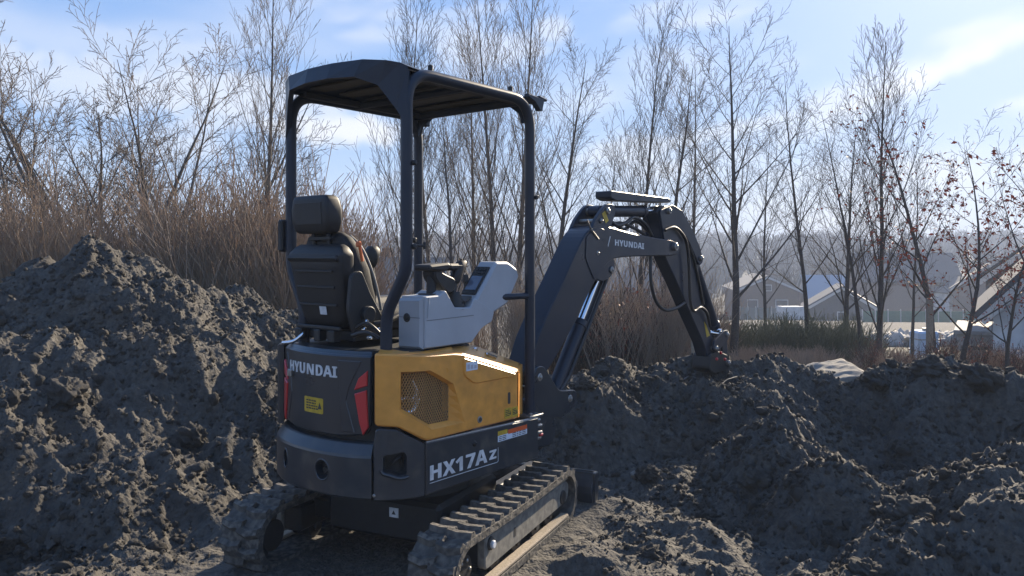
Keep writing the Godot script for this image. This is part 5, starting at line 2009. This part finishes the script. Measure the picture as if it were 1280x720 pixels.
func bush_mesh(seed_: int, stems: int, spread: float, up: float, twigs: int, thin: float, leaves := 0.0) -> Array:
	var rng := RandomNumberGenerator.new()
	rng.seed = seed_
	var P := {height = 1.0, trunk = thin * 1.8, thin = thin, count = [twigs], start = [0.25], angle = [28.0], ratio = [0.40], low = [1.1], high = [0.6], girth = [0.6], wobble = [0.06, 0.09, 0.08], up = [up, 0.05, 0.0], segs = [6, 3, 2]}
	var ms := [Mesher.new(), Mesher.new(), Mesher.new(), Mesher.new()]
	for k in stems:
		var a := rng.randf() * TAU
		var l := Vector3(cos(a), 0, sin(a)) * rng.randf_range(0.05, 1.0)
		P.height = rng.randf_range(0.6, 1.05)
		grow(ms, l * 0.22 * spread + Vector3(0, -0.05, 0), (Vector3.UP + l * 0.45 * spread).normalized(), P.height, thin * 1.6, 0, P, rng)
	var all := Mesher.new()
	for q in 3:
		var base := all.v.size()
		all.v.append_array(ms[q].v)
		all.n.append_array(ms[q].n)
		for x in ms[q].i:
			all.i.append(x + base)
	var lm := Mesher.new()
	if leaves > 0.0:
		for k in int(leaves):
			var q: Vector3 = all.v[rng.randi() % all.v.size()]
			var a := Vector3(rng.randf_range(-1, 1), rng.randf_range(-1.2, 0.4), rng.randf_range(-1, 1)).normalized() * rng.randf_range(0.03, 0.055)
			lm.leaf(q, a, a.cross(Vector3(rng.randf_range(-1, 1), rng.randf_range(-1, 1), rng.randf_range(-1, 1))).normalized() * a.length() * 0.6, Vector3(0, 0.006, 0))
	return [all.mesh(), lm.mesh() if leaves > 0.0 else null]

func band(rng: RandomNumberGenerator, n: int, u0: float, u1: float, d0: float, d1: float, h0: float, h1: float) -> Array:
	var out := []
	for k in n:
		var d := rng.randf_range(d0, d1)
		var p := spot(rng.randf_range(u0, u1), 400.0, d)
		var h := rng.randf_range(h0, h1)
		out.append(Transform3D(Basis(Vector3.UP, rng.randf() * TAU).scaled(Vector3(h * rng.randf_range(0.8, 1.2), h, h * rng.randf_range(0.8, 1.2))), Vector3(p.x, land(p.x, p.z), p.z)))
	return out

func build_brush() -> void:
	var rng := RandomNumberGenerator.new()
	rng.seed = 404
	var tan := [bush_mesh(501, 36, 0.8, 0.04, 12, 0.0013), bush_mesh(502, 30, 1.1, 0.03, 13, 0.0013), bush_mesh(503, 40, 0.6, 0.05, 11, 0.0013)]
	for k in 3:
		scatter("thicket", tan[k][0], [M.twig_tan, M.twig_grey, M.twig_tan][k], band(rng, 48, -120, 440, 9.6, 12.5, 1.2, 2.7))
	# low brush in front of the houses, seen under the boom
	for k in 3:
		scatter("thicket", tan[k][0], [M.twig_grey, M.twig_tan, M.twig_grey][k], band(rng, 11, 470, 900, 10.5, 14.5, 0.9, 1.8))
	var low := bush_mesh(510, 40, 1.5, 0.02, 10, 0.0035)
	scatter("hedge", low[0], M.twig_green, band(rng, 76, 885, 1090, 12.5, 15.5, 0.45, 1.1))
	scatter("thicket", low[0], M.twig_grey, band(rng, 46, 900, 1290, 9.0, 12.5, 0.22, 0.42))
	var red := bush_mesh(511, 22, 1.2, 0.04, 8, 0.0035, 260.0)
	var spots := band(rng, 22, 690, 860, 11.0, 13.5, 1.1, 1.6)
	spots.append_array(band(rng, 16, 1060, 1300, 8.6, 12.0, 0.3, 0.55))
	scatter("russet_brush", red[0], M.twig, spots)
	scatter("russet_leaves", red[1], M.russet, spots)
	# the wood on the far hill
	var wood := bush_mesh(520, 26, 1.3, 0.04, 10, 0.012)
	var far := band(rng, 520, -150, 1430, 140.0, 330.0, 5.0, 8.0)
	far.append_array(band(rng, 60, -150, 1430, 115.0, 140.0, 3.5, 5.5))
	scatter("far_wood", wood[0], M.wood_far, far)

# ---------------------------------------------------------------- far buildings
func house(label: String, at: Vector3, turn: float, w: float, deep: float, eave: float, ridge: float, wall: Material, roof: Material, windows: Array, called := "house", category := "house") -> Node3D:
	# gable towards local +z; x across, height above the ground
	var o := thing(called, label, category, at, turn, "")
	var st := begin()
	prism(st, PackedVector2Array([Vector2(-w / 2, -1.0), Vector2(w / 2, -1.0), Vector2(w / 2, eave), Vector2(0, ridge), Vector2(-w / 2, eave)]), -deep / 2, deep / 2)
	var wl := done(st, "wall", wall, o)
	for s in [-1.0, 1.0]:
		st = begin()
		var a := Vector2(0, ridge + 0.06)
		var b := Vector2(s * (w / 2 + 0.35), eave - 0.35 * (ridge - eave) / (w / 2) + 0.06)
		var nn := (b - a).orthogonal().normalized() * 0.16
		if nn.y < 0:
			nn = -nn
		prism(st, PackedVector2Array([a, b, b + nn, a + nn + Vector2(-s * 0.004, 0)]), -deep / 2 - 0.3, deep / 2 + 0.3)
		var rf := done(st, "roof", roof, o)
		st = begin()
		prism(st, PackedVector2Array([a + nn * 0.1, b + nn * 0.1, b - nn * 1.4, a - nn * 1.4]), deep / 2 + 0.2, deep / 2 + 0.305)
		done(st, "barge_board", M.trim, rf)
	st = begin()
	box(st, Vector3(w * 0.18, ridge + 0.1, -deep * 0.2), Vector3(0.5, 1.3, 0.5), 0.02)
	done(st, "chimney", M.brick, o)
	for q in windows:
		st = begin()
		box(st, Vector3(q[0], q[1], deep / 2 + 0.01), Vector3(q[2], q[3], 0.1), 0.01)
		var f := done(st, "window", M.trim, wl)
		st = begin()
		box(st, Vector3(q[0], q[1], deep / 2 + 0.03), Vector3(q[2] - 0.2, q[3] - 0.2, 0.1), 0.005)
		done(st, "pane", M.pane, wl)
	return o

func on_land(u: float, d: float) -> Vector3:
	var p := spot(u, 315.0, d)
	return Vector3(p.x, land(p.x, p.z), p.z)

func build_town() -> void:
	var st: SurfaceTool
	house("brown brick house with white gable boards seen between the bare trees right of the arm", on_land(950, 100), -8, 7.4, 11.0, 3.7, 5.3, M.brick, M.roof_grey, [[-1.8, 1.9, 1.3, 1.4], [1.6, 1.9, 1.5, 1.4], [0.0, 4.0, 0.9, 0.8]])
	var h3 := house("long house with dark roof and white dormer below the far wood on the right", on_land(1128, 108), 80, 8.0, 12.0, 4.4, 8.0, M.brick, M.roof_dark, [[-2, 1.6, 1.4, 1.4], [2, 1.6, 1.4, 1.4]])
	st = begin()
	box(st, Vector3(3.0, 6.4, -0.5), Vector3(1.2, 1.3, 2.0), 0.03)
	done(st, "dormer", M.plaster, h3)
	st = begin()
	box(st, Vector3(2.35, 6.0, 2.6), Vector3(0.9, 0.12, 1.3), 0.02, Basis(Vector3.BACK, deg_to_rad(-42)))
	done(st, "skylight", M.blue_glass, h3)
	house("house with a pale blue glazed roof left of the dark roofed house", on_land(1030, 96), 84, 6.0, 5.0, 2.9, 5.4, M.plaster, M.blue_glass, [[0, 1.5, 1.6, 1.2]], "glazed_house")
	house("dark barn with a white verge between the glazed roof and the sand slab", on_land(1050, 84), -20, 7.0, 9.0, 1.4, 3.6, M.roof_dark, M.roof_dark, [[0.0, 0.7, 1.0, 1.0]], "barn", "barn")
	house("low white walled house behind the russet beech on the right", on_land(1192, 104), 10, 7.0, 7.0, 3.2, 5.0, M.plaster, M.roof_dark, [[-1.6, 1.8, 1.3, 1.3], [1.6, 1.8, 1.3, 1.3]])
	house("grey roofed house seen between the seat and the canopy's rear right post", on_land(497, 48), 62, 6.0, 8.0, 2.2, 4.6, M.brick, M.roof_grey, [[-1.2, 1.2, 1.1, 1.1], [1.2, 1.2, 1.1, 1.1]])
	house("brick house far behind the brush under the boom", on_land(820, 92), 30, 8.0, 9.0, 3.6, 6.2, M.brick, M.roof_dark, [[-1.6, 1.6, 1.3, 1.3], [1.6, 1.6, 1.3, 1.3]])
	house("house with reddish brick walls behind the tops of the right trees", on_land(1236, 100), -30, 8.0, 9.0, 4.0, 6.9, M.brick, M.roof_grey, [[0, 2.0, 1.4, 1.3]])
	# white gabled house close by at the right edge
	var wh := house("white plastered house with its gable rising at the right edge", Vector3(18.53, land(15.0, -22.0), -21.55), -31.6, 9.0, 8.0, 1.5, 6.4, M.plaster, M.roof_dark, [[1.2, 1.2, 1.2, 1.3]])
	house("tall dark slated house behind the white one at the right edge", Vector3(27.2, land(23.0, -32.0), -37.0), -33, 8.0, 7.0, 2.6, 5.8, M.roof_dark, M.roof_dark, [[-1.5, 1.5, 1.2, 1.2]])
	# low grey flat roofed building
	var p := Vector3(17.2, land(15.0, -26.0), -25.5)
	var o := thing("flat_roofed_building", "low grey flat roofed building with a dark window band beside the white house", "building", p, -31.0)
	var top := spot(1200, 413, 26.0).y - p.y
	st = begin()
	box(st, Vector3(0, top / 2 - 0.6, 0), Vector3(4.6, top + 1.2, 4.0), 0.02)
	done(st, "wall", M.concrete, o)
	st = begin()
	box(st, Vector3(0, top + 0.05, 0), Vector3(4.8, 0.14, 4.2), 0.02)
	done(st, "roof", M.concrete, o)
	st = begin()
	for k in 3:
		box(st, Vector3(-1.5 + 1.45 * k, top - 0.5, 2.0), Vector3(1.35, 0.28, 0.06), 0.01)
	done(st, "window", M.pane, o)
	st = begin()
	box(st, Vector3(-1.35, top - 1.25, 2.0), Vector3(0.7, 0.5, 0.06), 0.01)
	done(st, "window", M.pane, o)
	# container, tank, fences
	p = on_land(988, 80)
	o = thing("shipping_container", "small white container in the yard below the brown brick house", "container", p, 6)
	st = begin()
	box(st, Vector3(0, 0.75, 0), Vector3(2.3, 1.3, 1.6), 0.02)
	done(st, "box", M.plaster, o)
	st = begin()
	for k in 9:
		box(st, Vector3(-1.0 + 0.25 * k, 0.75, 0.805), Vector3(0.09, 1.15, 0.05), 0.01)
	done(st, "rib", M.plaster, o)
	p = on_land(1155, 19.0)
	o = thing("water_tank", "pale blue box shaped tank standing behind the bank left of the grey building", "tank", p)
	st = begin()
	box(st, Vector3(0, 0.42, 0), Vector3(0.5, 0.95, 0.5), 0.05)
	done(st, "box", M.blue_tank, o)
	st = begin()
	for y in [0.15, 0.42, 0.7]:
		box(st, Vector3(0, y, 0), Vector3(0.52, 0.03, 0.52), 0.008)
	rod(st, Vector3(0.05, 0.88, 0), Vector3(0.05, 0.96, 0), 0.09, 16)
	done(st, "band", M.steel, o)
	for f in [["green netting fence across the field in front of the far houses", M.green_net, 1078, 1265, 70.0, 1.0, 12], ["teal garden fence under the brown brick house", M.teal, 925, 1003, 90.0, 1.4, 8]]:
		var a := on_land(f[2], f[4])
		var b := on_land(f[3], f[4] + 2.0)
		o = thing("garden_fence", f[0], "fence", a)
		for k in f[6]:
			var q0: Vector3 = a.lerp(b, float(k) / f[6]) - a
			var q1: Vector3 = a.lerp(b, float(k + 1) / f[6]) - a
			q0.y = land(a.x + q0.x, a.z + q0.z) - a.y
			q1.y = land(a.x + q1.x, a.z + q1.z) - a.y
			st = begin()
			prism(st, PackedVector2Array([Vector2(0.05, q0.y), Vector2(q0.distance_to(q1) - 0.05, q1.y), Vector2(q0.distance_to(q1) - 0.05, q1.y + f[5]), Vector2(0.05, q0.y + f[5])]), -0.02, 0.02, 0.0, Transform3D(Basis(Vector3.UP, atan2(-(q1.z - q0.z), q1.x - q0.x)), Vector3(q0.x, 0, q0.z)))
			done(st, "panel", f[1], o)
			st = begin()
			rod(st, Vector3(q0.x, q0.y - 0.2, q0.z), Vector3(q0.x, q0.y + f[5] + 0.15, q0.z), 0.06, 8)
			done(st, "post", M.trim, o)
	# rubble heaps
	var rng := RandomNumberGenerator.new()
	rng.seed = 8
	var spots := []
	for k in 260:
		var q := on_land(rng.randf_range(1078, 1192), rng.randf_range(27.0, 34.0))
		var s := rng.randf_range(0.2, 0.75)
		spots.append(Transform3D(Basis.from_euler(Vector3(rng.randf() * 6, rng.randf() * 6, rng.randf() * 6)).scaled_local(Vector3(s, s * 0.6, s)), q + Vector3(0, s * 0.2, 0)))
	scatter("pale_rubble", lumpy(900, 0.8), M.rubble, spots)
	# weathered wooden stakes behind the bank
	for a in [[868, 9.0, 0.55, "short pale wooden stake behind the bank left of the bucket"], [1162, 10.0, 0.75, "pale wooden stake behind the bank left of the grey building"]]:
		var q := on_land(a[0], a[1])
		st = begin()
		prism(st, rounded(rect(-0.035, -0.03, 0.035, 0.03), 0.008, 2), -0.3, a[2] + 0.25, 0.006, Transform3D(Basis(Vector3.RIGHT, deg_to_rad(-90)), Vector3.ZERO))
		var s := done(st, "wooden_stake", M.ledge, null)
		s.position = q
		tag(s, a[3], "stake")

# ---------------------------------------------------------------- sky
func make_sky() -> ImageTexture:
	var w := 1536
	var h := 768
	var wisp := FastNoiseLite.new()
	wisp.seed = 71
	wisp.frequency = 1.7
	wisp.fractal_octaves = 5
	var soft := FastNoiseLite.new()
	soft.seed = 72
	soft.frequency = 0.9
	soft.fractal_octaves = 4
	var data := PackedFloat32Array()
	data.resize(w * h * 3)
	var sun := sun_towards()
	# single small clouds: direction as across and down in the view, half width, strength
	var puffs := []
	for a in [[690, 36, 0.024, 0.016, 0.4], [415, 160, 0.085, 0.022, 0.75], [300, 118, 0.16, 0.030, 0.55], [70, 95, 0.11, 0.035, 0.5], [180, 60, 0.10, 0.02, 0.35], [1150, 98, 0.11, 0.014, 0.5], [1220, 60, 0.08, 0.014, 0.4], [1060, 130, 0.09, 0.03, 0.35]]:
		var dir := Vector3((a[0] - 640.0) / FOCAL, (315.109 - a[1]) / FOCAL, -1.0).normalized()
		puffs.append([atan2(dir.x, -dir.z), asin(dir.y), a[2], a[3], a[4]])
	for y in h:
		var el := PI * (0.5 - (y + 0.5) / h)
		for x in w:
			var az := TAU * (x + 0.5) / w
			var k := (y * w + x) * 3
			if el < -0.02:
				data[k] = 0.30
				data[k + 1] = 0.32
				data[k + 2] = 0.34
				continue
			var d := Vector3(sin(az) * cos(el), sin(el), -cos(az) * cos(el))
			var up := clampf(sin(el), 0.0, 1.0)
			var f := pow(1.0 - up, 3.2)
			var c := Vector3(0.105, 0.275, 0.66).lerp(Vector3(0.34, 0.54, 0.82), f)
			c = c.lerp(Vector3(0.74, 0.80, 0.88), pow(1.0 - up, 12.0) * 0.8)
			var near := maxf(d.dot(sun), 0.0)
			c += Vector3(0.70, 0.60, 0.47) * (0.27 * pow(near, 4.0) + 0.55 * pow(near, 24.0))
			# thin high cloud
			var stretch := Vector3(d.x * 1.0 + d.y * 0.9, d.y * 4.5 - d.x * 0.8, d.z)
			var v := smoothstep(0.05, 0.55, wisp.get_noise_3dv(stretch * 1.5) + 0.35 * soft.get_noise_3dv(d * 2.0)) * 0.40
			v = maxf(v, smoothstep(0.1, 0.6, soft.get_noise_3dv(Vector3(d.x, d.y * 3.0, d.z) * 1.9 + Vector3(3, 1, 8))) * 0.45 * exp(-pow(el / 0.42, 2.0)))
			for q in puffs:
				var da := wrapf(az - q[0], -PI, PI) * cos(el)
				var de: float = el - q[1]
				if absf(da) < q[2] * 2.2 and absf(de) < q[3] * 3.0:
					var e := pow(da / q[2], 2.0) + pow((de - da * (0.35 if q[0] > 0.3 else -0.05)) / q[3], 2.0)
					v = maxf(v, q[4] * smoothstep(1.6, 0.1, e + 0.9 * wisp.get_noise_3dv(d * 9.0) + 0.5 * wisp.get_noise_3dv(d * 22.0)))
			c = c.lerp(Vector3(0.86, 0.86, 0.88) + Vector3(0.25, 0.20, 0.12) * pow(near, 4.0), v)
			data[k] = c.x
			data[k + 1] = c.y
			data[k + 2] = c.z
	return ImageTexture.create_from_image(Image.create_from_data(w, h, false, Image.FORMAT_RGBF, data.to_byte_array()))

func sun_towards() -> Vector3:
	var az := deg_to_rad(SUN_AROUND)
	var el := deg_to_rad(SUN_HIGH)
	return Vector3(sin(az) * cos(el), sin(el), -cos(az) * cos(el))

const SUN_AROUND := 36.0
const SUN_HIGH := 26.0

func _ready() -> void:
	# camera
	var cam := Camera3D.new()
	cam.name = "camera"
	add_child(cam)
	cam.position = Vector3(0, EYE_HEIGHT, 0)
	cam.near = 0.1
	cam.far = 1500.0
	cam.projection = Camera3D.PROJECTION_FRUSTUM
	cam.size = 720.0 / FOCAL * 0.1
	cam.frustum_offset = Vector2(0, -(360.0 - 315.109) / FOCAL * 0.1)
	cam.current = true
	# sky and sun
	var env := Environment.new()
	env.background_mode = Environment.BG_SKY
	var sm := PanoramaSkyMaterial.new()
	sm.panorama = make_sky()
	sm.energy_multiplier = 0.50
	var sky := Sky.new()
	sky.sky_material = sm
	env.sky = sky
	env.tonemap_mode = Environment.TONE_MAPPER_LINEAR
	env.tonemap_exposure = 2.55
	env.sdfgi_enabled = true
	env.ssao_enabled = true
	env.ssil_enabled = true
	env.fog_enabled = true
	env.fog_density = 0.0021
	env.fog_light_color = Color(0.84, 0.89, 0.97)
	var we := WorldEnvironment.new()
	we.name = "environment"
	we.environment = env
	add_child(we)
	var sun := DirectionalLight3D.new()
	sun.name = "sun"
	sun.light_energy = 1.6
	sun.light_color = Color(1.0, 0.93, 0.82)
	sun.light_angular_distance = 0.5
	sun.shadow_enabled = true
	add_child(sun)
	sun.look_at_from_position(Vector3.ZERO, -sun_towards(), Vector3.UP)
	make_materials()
	make_noises()
	make_heaps()
	build_land()
	build_town()
	build_brush()
	build_trees()
	build_excavator()
